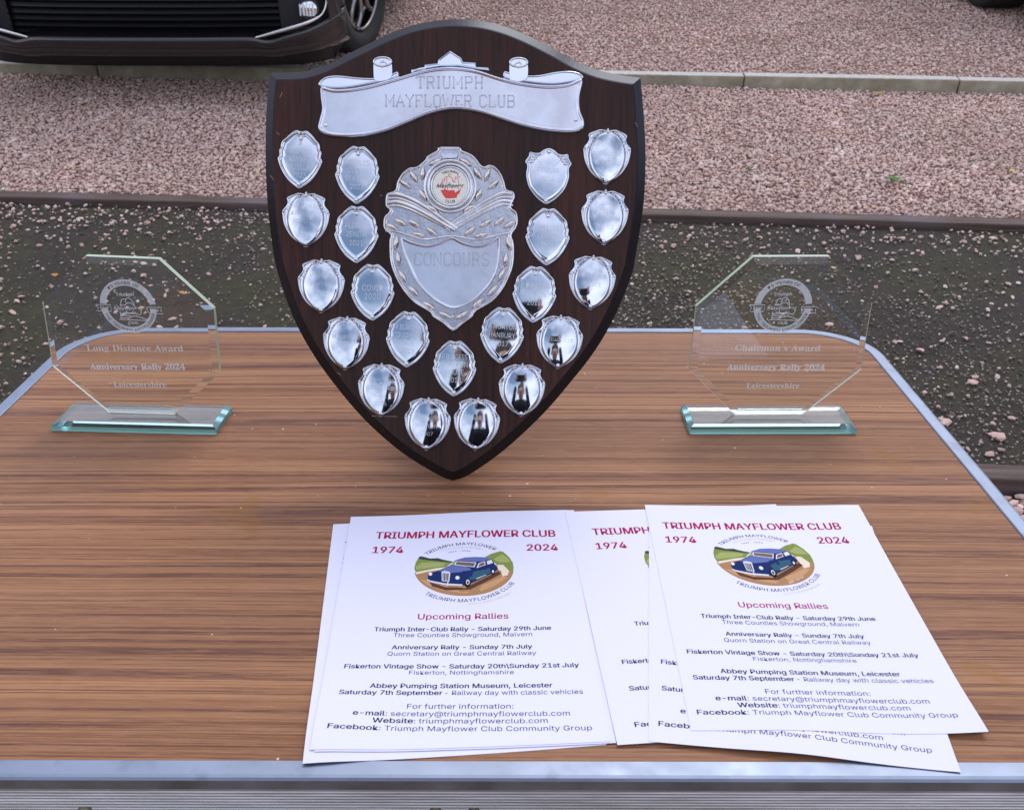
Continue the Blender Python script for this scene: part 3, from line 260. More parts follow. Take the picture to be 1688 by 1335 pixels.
SERIF = {" ":[70,[]],"0":[150,[[75,-3,60,-1,47,3,36,10,28,19,21,31,15,44,12,60,10,77,9,96,10,115,12,133,15,148,21,162,28,173,36,182,47,189,60,193,75,194,90,193,103,189,113,182,122,173,129,162,134,148,138,133,140,115,141,96,140,77,138,60,134,44,129,31,122,19,113,10,102,3,90,-1],[75,15,84,17,91,24,95,36,97,52,99,72,99,96,99,120,97,140,95,156,91,168,84,175,75,177,67,175,60,168,56,156,53,140,51,120,51,96,51,72,53,52,56,36,60,24,66,17]]],"2":[150,[[9,0,9,28,49,68,59,79,68,89,75,98,80,107,84,115,87,123,89,131,90,139,91,149,90,158,88,165,85,171,81,175,76,177,70,178,61,177,55,173,50,166,47,157,45,146,45,132,35,132,27,134,20,138,15,143,12,149,10,158,11,165,13,171,17,176,22,181,29,186,37,190,46,192,57,194,70,194,88,193,103,189,115,183,124,174,129,163,131,150,131,144,130,138,128,132,125,126,121,119,117,112,111,105,104,97,95,88,62,55,35,30,98,30,103,30,108,32,112,34,115,38,118,43,120,48,122,56,138,56,136,0]]],"4":[150,[[48,0,48,14,56,14,62,15,67,16,71,18,75,21,77,26,78,34,78,50,3,50,3,66,80,192,117,192,117,68,145,68,145,50,117,50,117,34,118,26,120,21,124,18,128,16,133,15,139,14,143,14,143,0],[22,68,78,68,78,115,78,140,80,166,76,158,69,146,63,135,59,128]]],"A":[175,[[-3,0,-3,7,1,8,6,9,9,12,13,16,16,22,20,30,82,186,90,186,154,35,158,26,161,19,164,14,168,10,172,8,177,7,177,0,92,0,92,7,104,8,111,12,113,18,109,33,101,53,41,53,31,28,30,24,30,19,32,13,39,9,49,7,51,7,51,0],[45,64,97,64,71,128]]],"C":[187,[[103,-4,85,-3,69,1,55,8,42,17,31,28,22,42,16,57,12,73,10,91,12,109,16,125,22,140,31,154,42,165,55,174,70,181,86,185,104,186,117,185,131,182,147,176,155,174,161,175,165,179,168,186,175,186,175,123,168,123,161,139,153,152,143,163,131,171,119,176,106,177,79,168,63,139,57,91,63,45,81,18,111,9,122,10,133,13,143,18,153,24,163,33,171,42,179,35,158,13,133,0]]],"D":[198,[[8,0,8,7,16,8,21,9,25,12,28,16,29,22,30,30,30,150,29,159,27,166,24,170,20,173,14,175,6,175,6,182,89,182,118,180,143,172,162,158,176,140,184,118,187,91,177,40,145,10,91,0],[89,10,105,12,118,19,128,30,135,46,139,66,140,92,135,137,118,164,89,173,83,173,79,172,76,169,74,166,73,161,73,154,73,29,73,22,74,17,76,14,79,11,83,10]]],"H":[209,[[6,0,6,7,14,8,21,10,25,13,28,17,29,24,30,32,30,152,29,159,28,165,25,170,21,172,14,174,6,175,6,182,97,182,97,175,82,173,75,166,73,152,73,100,137,100,137,152,135,166,128,173,113,175,113,182,203,182,203,175,195,174,188,172,184,170,182,166,180,159,180,152,180,32,180,24,182,18,184,13,189,10,195,8,203,7,203,0,113,0,113,7,121,8,127,10,132,12,134,17,136,23,137,32,137,88,73,88,73,32,73,24,75,17,78,13,82,10,88,8,97,7,97,0]]],"L":[171,[[6,0,6,7,14,8,21,10,25,13,28,17,29,24,30,32,30,152,29,160,28,166,25,170,21,173,14,175,6,175,6,182,100,182,100,175,83,174,80,172,77,170,75,167,73,152,73,33,74,19,80,12,93,11,106,12,116,13,126,16,134,20,141,25,148,32,154,40,159,50,164,62,171,62,161,0]]],"R":[189,[[6,0,6,7,14,8,21,10,25,13,28,17,29,24,30,32,30,152,29,159,28,165,25,170,21,172,14,174,6,175,6,182,87,182,111,181,131,177,147,170,158,161,165,149,167,134,162,114,149,99,126,89,173,20,181,10,191,7,192,7,192,0,135,0,81,85,73,85,73,32,73,24,75,17,78,13,82,10,88,8,97,7,97,0],[73,93,81,93,94,95,104,98,112,103,117,111,120,121,121,134,118,156,107,168,90,172,83,172,79,171,76,169,74,166,73,161,73,154]]],"a":[138,[[102,-4,90,-2,83,4,80,14,67,4,53,-2,38,-3,29,-3,22,0,16,5,12,10,9,17,8,25,10,36,16,46,25,54,39,62,57,69,80,76,80,96,79,103,77,109,75,113,71,116,66,118,59,118,49,117,44,114,42,110,45,103,49,92,49,88,47,84,44,81,40,78,36,77,31,76,26,77,21,79,18,81,15,85,14,89,13,95,14,101,16,106,20,111,25,116,31,120,38,123,46,125,55,127,65,127,82,126,96,123,105,117,112,109,116,98,117,84,117,25,118,16,122,14,128,17,132,11,122,3,113,-2],[60,13,70,16,80,25,80,68,62,61,51,49,47,34,49,22,53,16]]],"c":[117,[[62,-4,52,-3,43,0,35,4,27,11,20,18,15,27,11,37,9,48,8,60,9,72,11,84,16,95,22,104,30,112,38,119,48,124,59,127,70,128,82,127,92,124,100,119,106,113,110,106,111,98,110,93,109,89,107,86,103,84,99,82,95,82,86,84,80,90,78,100,79,104,79,109,78,114,74,118,68,119,55,114,47,99,45,75,46,57,49,42,55,30,62,22,71,17,82,15,91,17,100,21,109,29,114,24,99,9,82,-1]]],"d":[148,[[56,-4,47,-3,39,0,31,4,24,10,19,18,14,27,11,37,8,47,8,59,9,72,11,84,14,95,19,104,25,112,33,119,41,124,49,126,58,127,70,126,80,121,89,112,89,160,89,165,87,169,85,172,81,174,77,175,70,176,70,182,128,182,128,30,130,16,132,14,136,12,141,11,141,4,126,3,109,1,89,-4,89,16,80,5,69,-2],[69,11,73,12,77,14,81,17,84,20,87,25,89,30,89,97,88,101,86,105,82,108,79,110,74,112,70,112,62,111,56,107,52,100,49,90,48,77,47,61,48,46,49,33,52,23,56,17,61,13]]],"e":[120,[[62,-4,52,-3,42,0,34,4,26,10,20,18,15,27,11,38,9,50,8,63,9,75,11,86,15,96,20,105,27,113,35,119,43,124,53,126,63,127,77,126,89,121,100,112,107,100,112,86,113,69,113,66,47,66,51,39,62,22,80,17,90,19,99,25,108,34,114,29,99,11,82,0],[46,77,81,77,81,86,80,96,79,105,77,111,74,115,70,118,64,119,54,115,48,102,46,81]]],"g":[131,[[58,-56,42,-55,29,-53,19,-49,12,-43,7,-37,6,-30,8,-22,15,-15,27,-10,17,-4,11,4,9,12,10,18,13,24,17,30,23,35,31,39,41,44,23,54,12,67,9,85,10,93,12,100,16,107,21,113,27,118,35,122,44,125,53,127,63,127,73,127,83,125,93,122,127,122,127,107,107,107,112,99,116,91,117,81,116,74,114,67,110,60,106,55,100,50,93,46,86,43,78,42,69,41,63,41,57,42,52,41,48,40,45,38,42,35,41,32,40,28,42,24,47,21,56,20,70,20,83,19,94,18,104,16,111,13,117,10,121,5,124,0,126,-7,126,-15,124,-27,119,-37,109,-45,96,-51,79,-55],[63,50,69,51,73,54,76,58,78,65,79,74,80,84,79,95,78,104,76,110,73,115,69,118,63,119,57,118,53,115,50,110,47,104,46,95,46,84,46,74,47,65,50,58,53,54,57,51],[64,-46,87,-44,101,-38,105,-26,105,-22,103,-19,100,-17,95,-15,89,-14,82,-14,39,-14,33,-18,30,-23,29,-29,30,-34,33,-38,38,-41,45,-44,53,-46]]],"h":[152,[[7,0,7,6,12,7,15,8,18,10,20,13,21,17,21,22,21,160,18,172,16,174,12,175,8,176,8,182,59,182,59,107,70,118,83,125,97,127,117,123,128,108,132,85,132,22,135,10,137,8,141,7,145,6,145,0,81,0,81,6,83,6,89,8,93,13,94,22,94,87,94,93,93,99,92,103,89,106,86,108,81,109,73,107,66,102,59,94,59,22,62,10,64,8,67,7,72,6,72,0]]],"i":[79,[[40,145,35,145,30,147,26,151,23,155,21,160,20,165,21,170,23,175,26,179,30,183,35,185,40,185,46,185,51,183,55,179,58,175,60,170,60,165,60,160,58,155,55,151,50,147,46,145],[7,0,7,6,12,7,16,8,18,10,20,13,21,17,21,22,21,101,19,114,16,116,13,117,8,117,8,124,59,124,59,22,62,10,64,8,67,7,72,6,72,0]]],"l":[80,[[7,0,7,6,12,7,16,8,18,10,20,13,21,17,21,22,21,159,19,172,17,174,13,175,8,176,8,182,59,182,59,22,62,10,64,8,67,7,72,6,72,0]]],"m":[222,[[7,0,7,6,12,7,15,8,18,10,20,13,21,17,21,22,21,101,18,113,16,116,12,117,8,118,8,124,59,124,59,106,69,118,81,125,95,127,111,125,122,117,128,104,139,117,152,125,167,127,186,123,198,108,201,85,201,22,204,10,206,8,210,7,214,6,214,0,151,0,151,6,155,7,159,8,161,10,164,22,164,87,164,93,163,99,161,103,159,106,156,108,151,109,143,107,136,102,130,95,130,22,132,10,135,8,138,7,142,6,142,0,80,0,80,6,84,7,88,8,90,10,93,22,93,87,92,93,92,99,90,103,88,106,85,108,80,109,72,107,65,102,59,94,59,22,61,11,63,9,66,7,71,6,71,0]]],"n":[152,[[7,0,7,6,12,7,15,8,18,10,20,13,21,17,21,22,21,101,18,113,16,116,12,117,8,118,8,124,59,124,59,107,70,118,83,125,97,127,117,123,128,108,132,85,132,22,135,10,137,8,141,7,145,6,145,0,81,0,81,6,83,6,89,8,93,13,94,22,94,87,94,93,93,99,92,103,89,106,86,108,81,109,73,107,66,102,59,94,59,22,62,10,64,8,67,7,72,6,72,0]]],"o":[135,[[67,-4,56,-3,46,0,36,5,28,11,21,19,15,28,11,38,8,50,8,62,8,74,11,85,15,96,21,105,28,113,36,119,46,124,56,126,67,127,78,126,89,124,98,119,106,113,113,105,119,96,123,86,126,74,127,62,126,49,123,38,119,27,113,18,106,11,98,4,89,0,79,-3],[67,5,74,6,80,9,84,16,87,33,88,62,87,82,86,98,83,108,79,115,74,118,67,120,60,118,55,115,51,108,49,98,47,82,47,62,48,33,51,16,55,9,61,6]]],"r":[115,[[7,0,7,6,12,7,16,8,18,10,20,13,21,17,21,22,21,101,21,107,20,111,19,114,16,116,13,117,8,117,8,124,58,124,58,101,63,109,69,115,75,120,81,124,87,127,93,127,100,127,106,125,110,122,113,117,115,112,116,106,115,102,114,97,111,94,108,91,104,89,99,89,89,92,83,100,75,104,72,103,68,101,65,97,62,91,60,85,60,77,60,22,60,17,61,13,64,10,67,8,72,7,79,6,79,0]]],"s":[115,[[60,-4,53,-3,44,-1,35,2,29,3,25,3,22,0,20,-3,14,-3,14,42,21,42,24,32,29,23,35,16,41,10,49,7,56,6,62,6,67,8,71,11,74,14,76,18,77,23,75,30,70,37,62,42,43,52,34,57,27,62,22,68,18,74,16,81,15,88,16,99,20,108,26,116,34,123,44,126,56,128,66,126,80,123,82,122,85,122,88,123,90,124,92,128,98,128,98,89,91,89,88,98,84,105,79,111,73,115,66,118,60,118,54,118,50,117,46,114,44,111,42,108,42,104,42,100,44,96,46,93,59,85,77,76,85,71,92,66,97,61,100,54,102,47,103,38,102,26,98,16,91,7,83,1,72,-3]]],"t":[91,[[49,-4,40,-3,32,0,26,4,22,10,20,18,19,28,19,111,8,111,8,120,18,130,27,139,35,148,42,156,47,163,52,170,58,170,58,124,83,124,83,111,58,111,58,33,60,20,67,16,73,18,78,22,82,30,89,26,79,10,66,0]]],"v":[122,[[57,-4,15,99,9,112,6,115,3,117,-1,117,-1,124,66,124,66,118,62,118,56,117,53,114,52,110,52,107,74,49,94,101,96,109,95,114,90,117,81,118,81,124,122,124,122,118,117,116,114,114,111,111,104,97,64,-4]]],"w":[174,[[49,-4,7,106,2,114,-4,117,-4,124,55,124,55,117,48,116,46,110,46,106,48,101,67,51,84,94,80,106,76,115,67,118,67,124,129,124,129,117,123,116,119,114,118,110,118,108,119,105,134,56,153,102,155,110,152,116,142,118,142,124,178,124,178,118,170,114,165,103,122,-4,116,-4,89,79,56,-4]]],"y":[120,[[21,-56,15,-55,9,-53,4,-50,0,-45,-2,-40,-3,-34,-2,-29,-1,-25,2,-21,5,-18,9,-16,14,-16,19,-16,22,-18,26,-20,28,-23,29,-26,30,-30,30,-33,30,-35,34,-39,38,-38,41,-35,46,-30,52,-18,56,-2,15,100,10,110,6,115,-1,117,-2,117,-2,124,65,124,65,117,54,116,51,110,52,107,53,103,74,48,92,96,94,104,95,110,92,116,81,117,81,124,120,124,120,117,116,117,113,115,111,112,104,97,65,-10,60,-21,56,-31,52,-38,47,-44,43,-49,38,-52,33,-54,27,-56]]]}
SERIF["'"] = [70, [[22, 290, 34, 300, 46, 290, 38, 215, 30, 215]]]; SERIF[' '] = [90, []]
def text2d(s, bold=0.0, shear=0.0, res=2, font=None):
    font = font or SANS; k = (s, bold, shear, font is SERIF)
    if k not in _tc:
        cu = bpy.data.curves.new('t', 'CURVE'); cu.dimensions = '2D'; cu.fill_mode = 'BOTH'; x = 0; cu.offset = min(bold, .014)
        for ch in s:
            if ch not in font: ch = ' '
            adv, cs = font.get(ch, [110, []])
            for c in cs:
                n_ = len(c)//2; sp = cu.splines.new('POLY'); sp.points.add(n_-1); sp.use_cyclic_u = True
                for i_ in range(n_): sp.points[i_].co = ((c[2*i_]+x)/400 + shear*c[2*i_+1]/400, c[2*i_+1]/400, 0, 1)
            x += adv
        o = bpy.data.objects.new('t', cu); COL.objects.link(o); dg = bpy.context.evaluated_depsgraph_get()
        me = bpy.data.meshes.new_from_object(o.evaluated_get(dg)); V = np.zeros(len(me.vertices)*3); me.vertices.foreach_get('co', V)
        V = V.reshape(-1, 3)[:, :2].copy(); Fc = [tuple(p.vertices) for p in me.polygons]
        bpy.data.objects.remove(o); bpy.data.curves.remove(cu); bpy.data.meshes.remove(me); _tc[k] = (V, Fc)
    V, Fc = _tc[k]; return V.copy(), Fc
CAP = 0.5075
def tfit(s, x0, x1, y0, y1, bold=0, shear=0, font=None):       # text fitted between x0..x1, baseline y0, cap height line y1
    V, Fc = text2d(s, bold, shear, 2, font); a, b_ = V[:, 0].min(), V[:, 0].max()
    V[:, 0] = x0 + (V[:, 0]-a)/(b_-a)*(x1-x0); V[:, 1] = y0 + V[:, 1]/CAP*(y1-y0); return V, Fc
def tarc(s, cx, cy, r, a0, a1, h, bold=0, under=False):   # text bent round a circle; angles in degrees measured clockwise from the top (under: from the bottom, anticlockwise)
    V, Fc = text2d(s, bold); a, b_ = V[:, 0].min(), V[:, 0].max(); t = (V[:, 0]-a)/(b_-a); y = V[:, 1]/CAP*h
    th = np.radians(a0 + t*(a1-a0))
    if not under: rr = r + y; return np.stack([cx + rr*np.sin(th), cy + rr*np.cos(th)], 1), Fc
    rr = r - y; return np.stack([cx + rr*np.sin(th), cy - rr*np.cos(th)], 1), Fc
def ribbon(P, w):                        # flat stroke along a polyline
    P = [Vector((p[0], p[1])) for p in P]; V = []; K = len(P)
    for i, p in enumerate(P):
        t = (P[min(i+1, K-1)] - P[max(i-1, 0)]); t = t.normalized() if t.length > 0 else Vector((1, 0)); n = Vector((-t.y, t.x))*w/2
        V += [p+n, p-n]
    return V, [(2*i, 2*i+1, 2*i+3, 2*i+2) for i in range(K-1)]
def flatadd(mb, VF, h, m=0, face=True):  # 2D shape to upright frame (x, -h, z)
    V, Fc = VF; mb.add([(v_[0], -h, v_[1]) for v_ in V], Fc, m)
def disc(cx, cy, rx, ry, n=20): return [(cx + rx*math.cos(2*math.pi*i/n), cy + ry*math.sin(2*math.pi*i/n)) for i in range(n)]

# ------------------------------------------------------------------ ground
SL = .151
def gz(y):                               # the ground climbs gently away from the table
    yy = min(max(y, -1.5), 9); return -.97 + HC + SL*(yy - 1.67)
K0 = lambda x: 4.257 - .049*(x + 2.16)   # front of concrete edging
B0 = lambda x: 2.965 - .060*(x + 1.6)    # near side of far timber edging
N0 = lambda x: 1.668 - .060*(x - .97)    # far side of near timber edging
def slab(name, ylo, yhi, dz, m, x0=-9, x1=9, nx=24, ny=6, kind='structure', amp=0):
    V = []; Fc = []
    for j in range(ny+1):
        for i in range(nx+1):
            x = x0 + (x1-x0)*i/nx; a, b_ = ylo(x), yhi(x); y = a + (b_-a)*j/ny
            V.append((x, y, gz(y) + dz + (amp*random.uniform(-1, 1) if 0 < j < ny else 0)))
    for j in range(ny):
        for i in range(nx): k = j*(nx+1)+i; Fc.append((k, k+1, k+nx+2, k+nx+1))
    return tag(mesh(name, V, Fc, m, smooth=True), kind=kind)
M_soil = mat('bare_ground', (.10, .085, .07), .95)
M_path = mat('dark_trodden_path', rough=.9)
pc = ramp(M_path, noise(M_path, 260, None, 6, .7), [(.34, (.009, .007, .005)), (.47, (.023, .016, .012)), (.58, (.050, .036, .027)), (.71, (.19, .15, .125))])
pc = mixc(M_path, ramp(M_path, noise(M_path, 2.6, None, 4, .6), [(.46, G(0)), (.60, G(.8))]), pc, (.040, .038, .011))
pc = mixc(M_path, ramp(M_path, noise(M_path, 40, None, 4, .6), [(.45, G(0)), (.6, G(.5))]), pc, (.018, .014, .011))
lk(M_path, pc, bsdf(M_path).inputs['Base Color']); bump(M_path, noise(M_path, 120, None, 6, .7), 1.0, .006)
M_gbed = mat('gravel_fines', rough=.95)
lk(M_gbed, ramp(M_gbed, noise(M_gbed, 160, None, 4, .7), [(.35, (.14, .09, .08)), (.6, (.36, .24, .21)), (.75, (.52, .37, .33))]), bsdf(M_gbed).inputs['Base Color']); bump(M_gbed, noise(M_gbed, 120, None, 4), 1, .006)
gv = []; gf = []; ys = [-300, -40, -8, -1.5, 1, 4, 9, 40, 400]
for j, y in enumerate(ys):
    for x in (-400, -9, 9, 400): gv.append((x, y, gz(y) - .10))
for j in range(len(ys)-1):
    for i in range(3): k = j*4+i; gf.append((k, k+1, k+5, k+4))
tag(mesh('ground', gv, gf, M_soil), kind='structure')
slab('near_gravel_bed', lambda x: -1.5, lambda x: N0(x)-.045, -.045, M_gbed, ny=8)
path = slab('path', lambda x: N0(x)-.002, lambda x: B0(x)+.002, -.014, M_path, ny=12, nx=90, amp=.004)
slab('middle_gravel_bed', lambda x: B0(x)+.05, K0, -.014, M_gbed, ny=8)
slab('car_park_gravel', lambda x: K0(x)+.048, lambda x: 9, .024, M_gbed, ny=8)
def along(m):                            # rotation that lays a piece along y = m x on the sloping ground
    ex = Vector((1, m, m*SL)).normalized(); ez = Vector((0, -SL, 1)).normalized(); ey = ez.cross(ex).normalized(); ez = ex.cross(ey)
    return Matrix((ex, ey, ez)).transposed().to_euler()
# concrete edging: separate blocks 915 mm long
M_conc = mat('mossy_concrete', rough=.85)
cc = ramp(M_conc, noise(M_conc, 12, None, 6, .65), [(.3, (.19, .165, .105)), (.5, (.30, .265, .19)), (.7, (.42, .38, .30))])
cc = mixc(M_conc, ramp(M_conc, noise(M_conc, 220, None, 3, .6), [(.5, G(0)), (.75, G(.6))]), cc, (.42, .40, .35))
M_conct = mat('pale_concrete_top', (.50, .48, .44), .85)  # top faces of the blocks, paler than their sides
lk(M_conct, ramp(M_conct, noise(M_conct, 90, None, 5, .65), [(.35, (.38, .36, .32)), (.65, (.56, .53, .50))]), bsdf(M_conct).inputs['Base Color'])
lk(M_conc, cc, bsdf(M_conc).inputs['Base Color']); bump(M_conc, noise(M_conc, 180, None, 4), .5, .002)
kerb = tag(empty('kerb', (0, K0(0), gz(K0(0)))), kind='structure')
ang = math.atan(-.049)
kx = .974 - .9*7
ME = None
for i in range(14):
    L_ = .896 if i != 7 else .862
    o = MB()
    hh = .046
    o.box(0, L_-.003, 0, .05, -.08, hh, 0)
    o.M[-5] = 1
    q = o.build('edging_block', [M_conc, M_conct], kerb); bev(q, .005, 2)
    y = K0(kx); q.location = (kx, y - K0(0), gz(y) - gz(K0(0)) + random.uniform(-.002, .002)); q.rotation_euler = along(-.049); q.rotation_euler.y += random.uniform(-.002, .002)
    kx += L_
# timber edgings
M_timb = mat('weathered_brown_timber', rough=.8)
tcx = ramp(M_timb, noise(M_timb, 1, None, 6, .65, (3, 60, 60)), [(.3, (.04, .026, .022)), (.5, (.085, .054, .045)), (.7, (.15, .10, .082))])
tcx = mixc(M_timb, ramp(M_timb, noise(M_timb, 5, None, 3), [(.5, G(0)), (.7, G(.5))]), tcx, (.13, .105, .14))
lk(M_timb, tcx, bsdf(M_timb).inputs['Base Color']); bump(M_timb, noise(M_timb, 1, None, 5, .6, (4, 90, 90)), .6, .002)
for nm, fn, off, dz, lens in (('timber_edging', B0, 0, .008, (3.1, 4.2, 4.0)), ('timber_edging', N0, -.045, .003, (3.6, 4.0, 3.6))):
    r = tag(empty(nm, (0, fn(0)+off, gz(fn(0)))), kind='structure'); x = -5.6
    for ll in lens:
        q = bev(MB().box(0, ll-.004, 0, .048, -.09, 0).build('edging_board', M_timb, r), .004, 2)
        y = fn(x)+off; q.location = (x, y-fn(0)-off, gz(y)-gz(fn(0))+dz); q.rotation_euler = along(-.060); x += ll
# gravel
def stone_mesh(name, seed, m, squash=.6):
    r = random.Random(seed); bm = bmesh.new(); bmesh.ops.create_icosphere(bm, subdivisions=1, radius=1)
    for v_ in bm.verts:
        v_.co *= r.uniform(.72, 1.18); v_.co.z *= squash; v_.co.y *= r.uniform(.8, .95)
    me = bpy.data.meshes.new(name); bm.to_mesh(me); bm.free(); me.materials.append(m); return me
def stonemat(name, stops, rough=.8):
    m = mat(name, rough=rough); oi = nd(m, 'ShaderNodeObjectInfo'); c = ramp(m, oi.outputs['Random'], stops); 
    ln = nd(m, 'ShaderNodeTexNoise'); ln.inputs['Scale'].default_value = 2.2; ln.inputs['Detail'].default_value = 5; lk(m, oi.outputs['Location'], ln.inputs['Vector'])
    c = mixc(m, ramp(m, ln.outputs['Fac'], [(.38, G(.0)), (.62, G(.42))]), c, (.36, .235, .185)); ln2 = nd(m, 'ShaderNodeTexNoise'); ln2.inputs['Scale'].default_value = 9; lk(m, oi.outputs['Location'], ln2.inputs['Vector'])
    c = mixc(m, ramp(m, ln2.outputs['Fac'], [(.45, G(0)), (.7, G(.35))]), c, (.66, .56, .52))
    c = mixc(m, ramp(m, noise(m, 2.0, None, 3), [(.35, G(0)), (.7, G(.30))]), c, (.30, .24, .22), 'MIX'); lk(m, c, bsdf(m).inputs['Base Color']); return m
M_stone = stonemat('pink_granite_chip', [(0, (.36, .20, .165)), (.12, (.54, .33, .27)), (.4, (.67, .44, .375)), (.62, (.76, .53, .47)), (.80, (.66, .48, .45)), (.92, (.88, .73, .66)), (1, (.66, .44, .26))])
M_grit = stonemat('muddy_chip', [(0, (.03, .023, .018)), (.45, (.075, .056, .047)), (.7, (.18, .13, .115)), (.88, (.42, .32, .29)), (1, (.66, .56, .50))])
def gnscatter(name, P, SC, seeds, m, label, hidden=True):
    n = len(P); me = bpy.data.meshes.new(name); me.vertices.add(n); me.vertices.foreach_set('co', np.asarray(P, np.float32).ravel())
    a = me.attributes.new('rot', 'FLOAT_VECTOR', 'POINT'); a.data.foreach_set('vector', np.stack([rng.uniform(-.5, .5, n), rng.uniform(-.5, .5, n), rng.uniform(0, 6.28, n)], 1).astype(np.float32).ravel())
    a = me.attributes.new('scl', 'FLOAT_VECTOR', 'POINT'); sc_ = np.asarray(SC)[:, None]*np.stack([rng.uniform(.8, 1.25, n), rng.uniform(.7, 1.0, n), rng.uniform(.75, 1.2, n)], 1); a.data.foreach_set('vector', sc_.astype(np.float32).ravel())
    a = me.attributes.new('idx', 'INT', 'POINT'); a.data.foreach_set('value', rng.integers(0, len(seeds), n).astype(np.int32))
    o = tag(link(name, me), kind='stuff', label=label)
    g = bpy.data.node_groups.new(name, 'GeometryNodeTree'); g.interface.new_socket('Geometry', in_out='INPUT', socket_type='NodeSocketGeometry'); g.interface.new_socket('Geometry', in_out='OUTPUT', socket_type='NodeSocketGeometry')
    gi = g.nodes.new('NodeGroupInput'); go = g.nodes.new('NodeGroupOutput'); ip = g.nodes.new('GeometryNodeInstanceOnPoints'); gt = g.nodes.new('GeometryNodeGeometryToInstance')
    for s_ in reversed(seeds):
        po = bpy.data.objects.new('chip', stone_mesh('chip', s_, m)); ob = g.nodes.new('GeometryNodeObjectInfo'); ob.inputs['Object'].default_value = po; ob.inputs['As Instance'].default_value = True
        g.links.new(ob.outputs['Geometry'], gt.inputs[0])
    def att(nm, ty):
        q = g.nodes.new('GeometryNodeInputNamedAttribute'); q.data_type = ty; q.inputs['Name'].default_value = nm; return q.outputs['Attribute']
    e2r = g.nodes.new('FunctionNodeEulerToRotation'); g.links.new(att('rot', 'FLOAT_VECTOR'), e2r.inputs[0])
    jn = g.nodes.new('GeometryNodeJoinGeometry'); gt2 = [n_ for n_ in g.nodes if n_.bl_idname == 'GeometryNodeObjectInfo']
    for q in gt2: g.links.new(q.outputs['Geometry'], jn.inputs[0])
    g.nodes.remove(gt)
    ip.inputs['Pick Instance'].default_value = True
    g.links.new(gi.outputs[0], ip.inputs['Points']); g.links.new(jn.outputs[0], ip.inputs['Instance']); g.links.new(att('idx', 'INT'), ip.inputs['Instance Index'])
    g.links.new(e2r.outputs[0], ip.inputs['Rotation']); g.links.new(att('scl', 'FLOAT_VECTOR'), ip.inputs['Scale']); g.links.new(ip.outputs[0], go.inputs[0])
    md = o.modifiers.new('scatter', 'NODES'); md.node_group = g; return o
def gridpts(x0, x1, y0, y1, sp, keep, dz, jit=.55):
    X, Y = np.meshgrid(np.arange(x0, x1, sp), np.arange(y0, y1, sp)); X = X.ravel() + rng.uniform(-jit, jit, X.size)*sp; Y = Y.ravel() + rng.uniform(-jit, jit, Y.size)*sp
    k = keep(X, Y); X, Y = X[k], Y[k]; Z = -.97 + HC + SL*(Y - 1.67) + dz + rng.uniform(-.004, .005, X.size); return np.stack([X, Y, Z], 1)
K0v = lambda x: 4.257 - .049*(x + 2.16); B0v = lambda x: 2.965 - .060*(x + 1.6); N0v = lambda x: 1.668 - .060*(x - .97)
und = lambda X, Y: .006*np.sin(X*2.3+1)*np.cos(Y*3.1)
P1 = gridpts(-2.6, 2.7, 2.7, 4.4, .0105, lambda X, Y: (Y > B0v(X)+.052) & (Y < K0v(X)-.006), -.002); P1[:, 2] += und(P1[:, 0], P1[:, 1])
gnscatter('gravel', P1, rng.uniform(.0034, .0088, len(P1))**1.0*rng.choice([1, 1, 1, 1.35], len(P1)), [11, 12, 13, 14, 15, 16], M_stone, 'pink gravel between the timber edging and the concrete kerb')
P2 = gridpts(-3.6, 3.9, 4.1, 7.2, .0135, lambda X, Y: (Y > K0v(X)+.054) & (np.abs(X) < Y*.66), .038)
gnscatter('gravel', P2, rng.uniform(.0042, .0098, len(P2)), [21, 22, 23, 24, 25, 26], M_stone, 'pink gravel of the car park beyond the concrete kerb')
P3 = gridpts(.45, 1.9, .6, 1.64, .016, lambda X, Y: (Y < N0v(X)-.052), -.030)
gnscatter('gravel', P3, rng.uniform(.0075, .0135, len(P3)), [31, 32, 33, 34], M_stone, 'pink gravel beside the table on the near side of the path')
A_ = lambda X, Y: (Y > N0v(X)+.004) & (Y < B0v(X)-.006)
P4 = gridpts(-2.2, 2.3, 1.5, 3.1, .0125, lambda X, Y: A_(X, Y) & (rng.uniform(0, 1, X.size) < .55 + .35*np.sin(X*2.1+Y*3)), -.012, .9)
gnscatter('path_grit', P4, rng.uniform(.0015, .0046, len(P4))*1.1, [41, 42, 43], M_grit, 'small grit trodden into the dark path')
dens = lambda X, Y: .055 + .5*np.exp(-((Y-B0v(X)+.06)/.14)**2) + .18*np.exp(-((Y-N0v(X)-.12)/.22)**2) + .10*(X < -.9)
P5 = gridpts(-2.2, 2.3, 1.5, 3.1, .021, lambda X, Y: A_(X, Y) & (rng.uniform(0, 1, X.size) < dens(X, Y)), -.009, .9)
gnscatter('path_chips', P5, rng.uniform(.0035, .0080, len(P5)), [51, 52, 53, 54, 55], M_stone, 'scattered pink chips lying on the dark path')
# larger loose stones that can be told apart
sm = [stone_mesh('stone', 60+i, M_stone, .45) for i in range(6)]
pl = [(1.12, 1.83), (1.2, 1.9), (1.28, 1.86), (1.02, 1.78), (1.1, 1.74), (1.17, 1.72), (.98, 1.72), (1.05, 1.98), (.93, 1.83), (1.22, 2.02), (1.32, 1.74)]
for i in range(140):
    if i < len(pl): x, y = pl[i]; s_ = random.uniform(.011, .017)
    else:
        x = random.uniform(-1.7, 1.7); y = random.uniform(1.75, 2.95); s_ = random.uniform(.006, .0125)
        if not (N0(x)+.02 < y < B0(x)-.03): continue
    q = link('stone', sm[i % 6], path, (x, y, gz(y)-.010), (random.uniform(-.3, .3)+.15, random.uniform(-.3, .3), random.uniform(0, 6.3))); q.scale = (s_*1.25, s_*random.uniform(.7, 1), s_*.9)
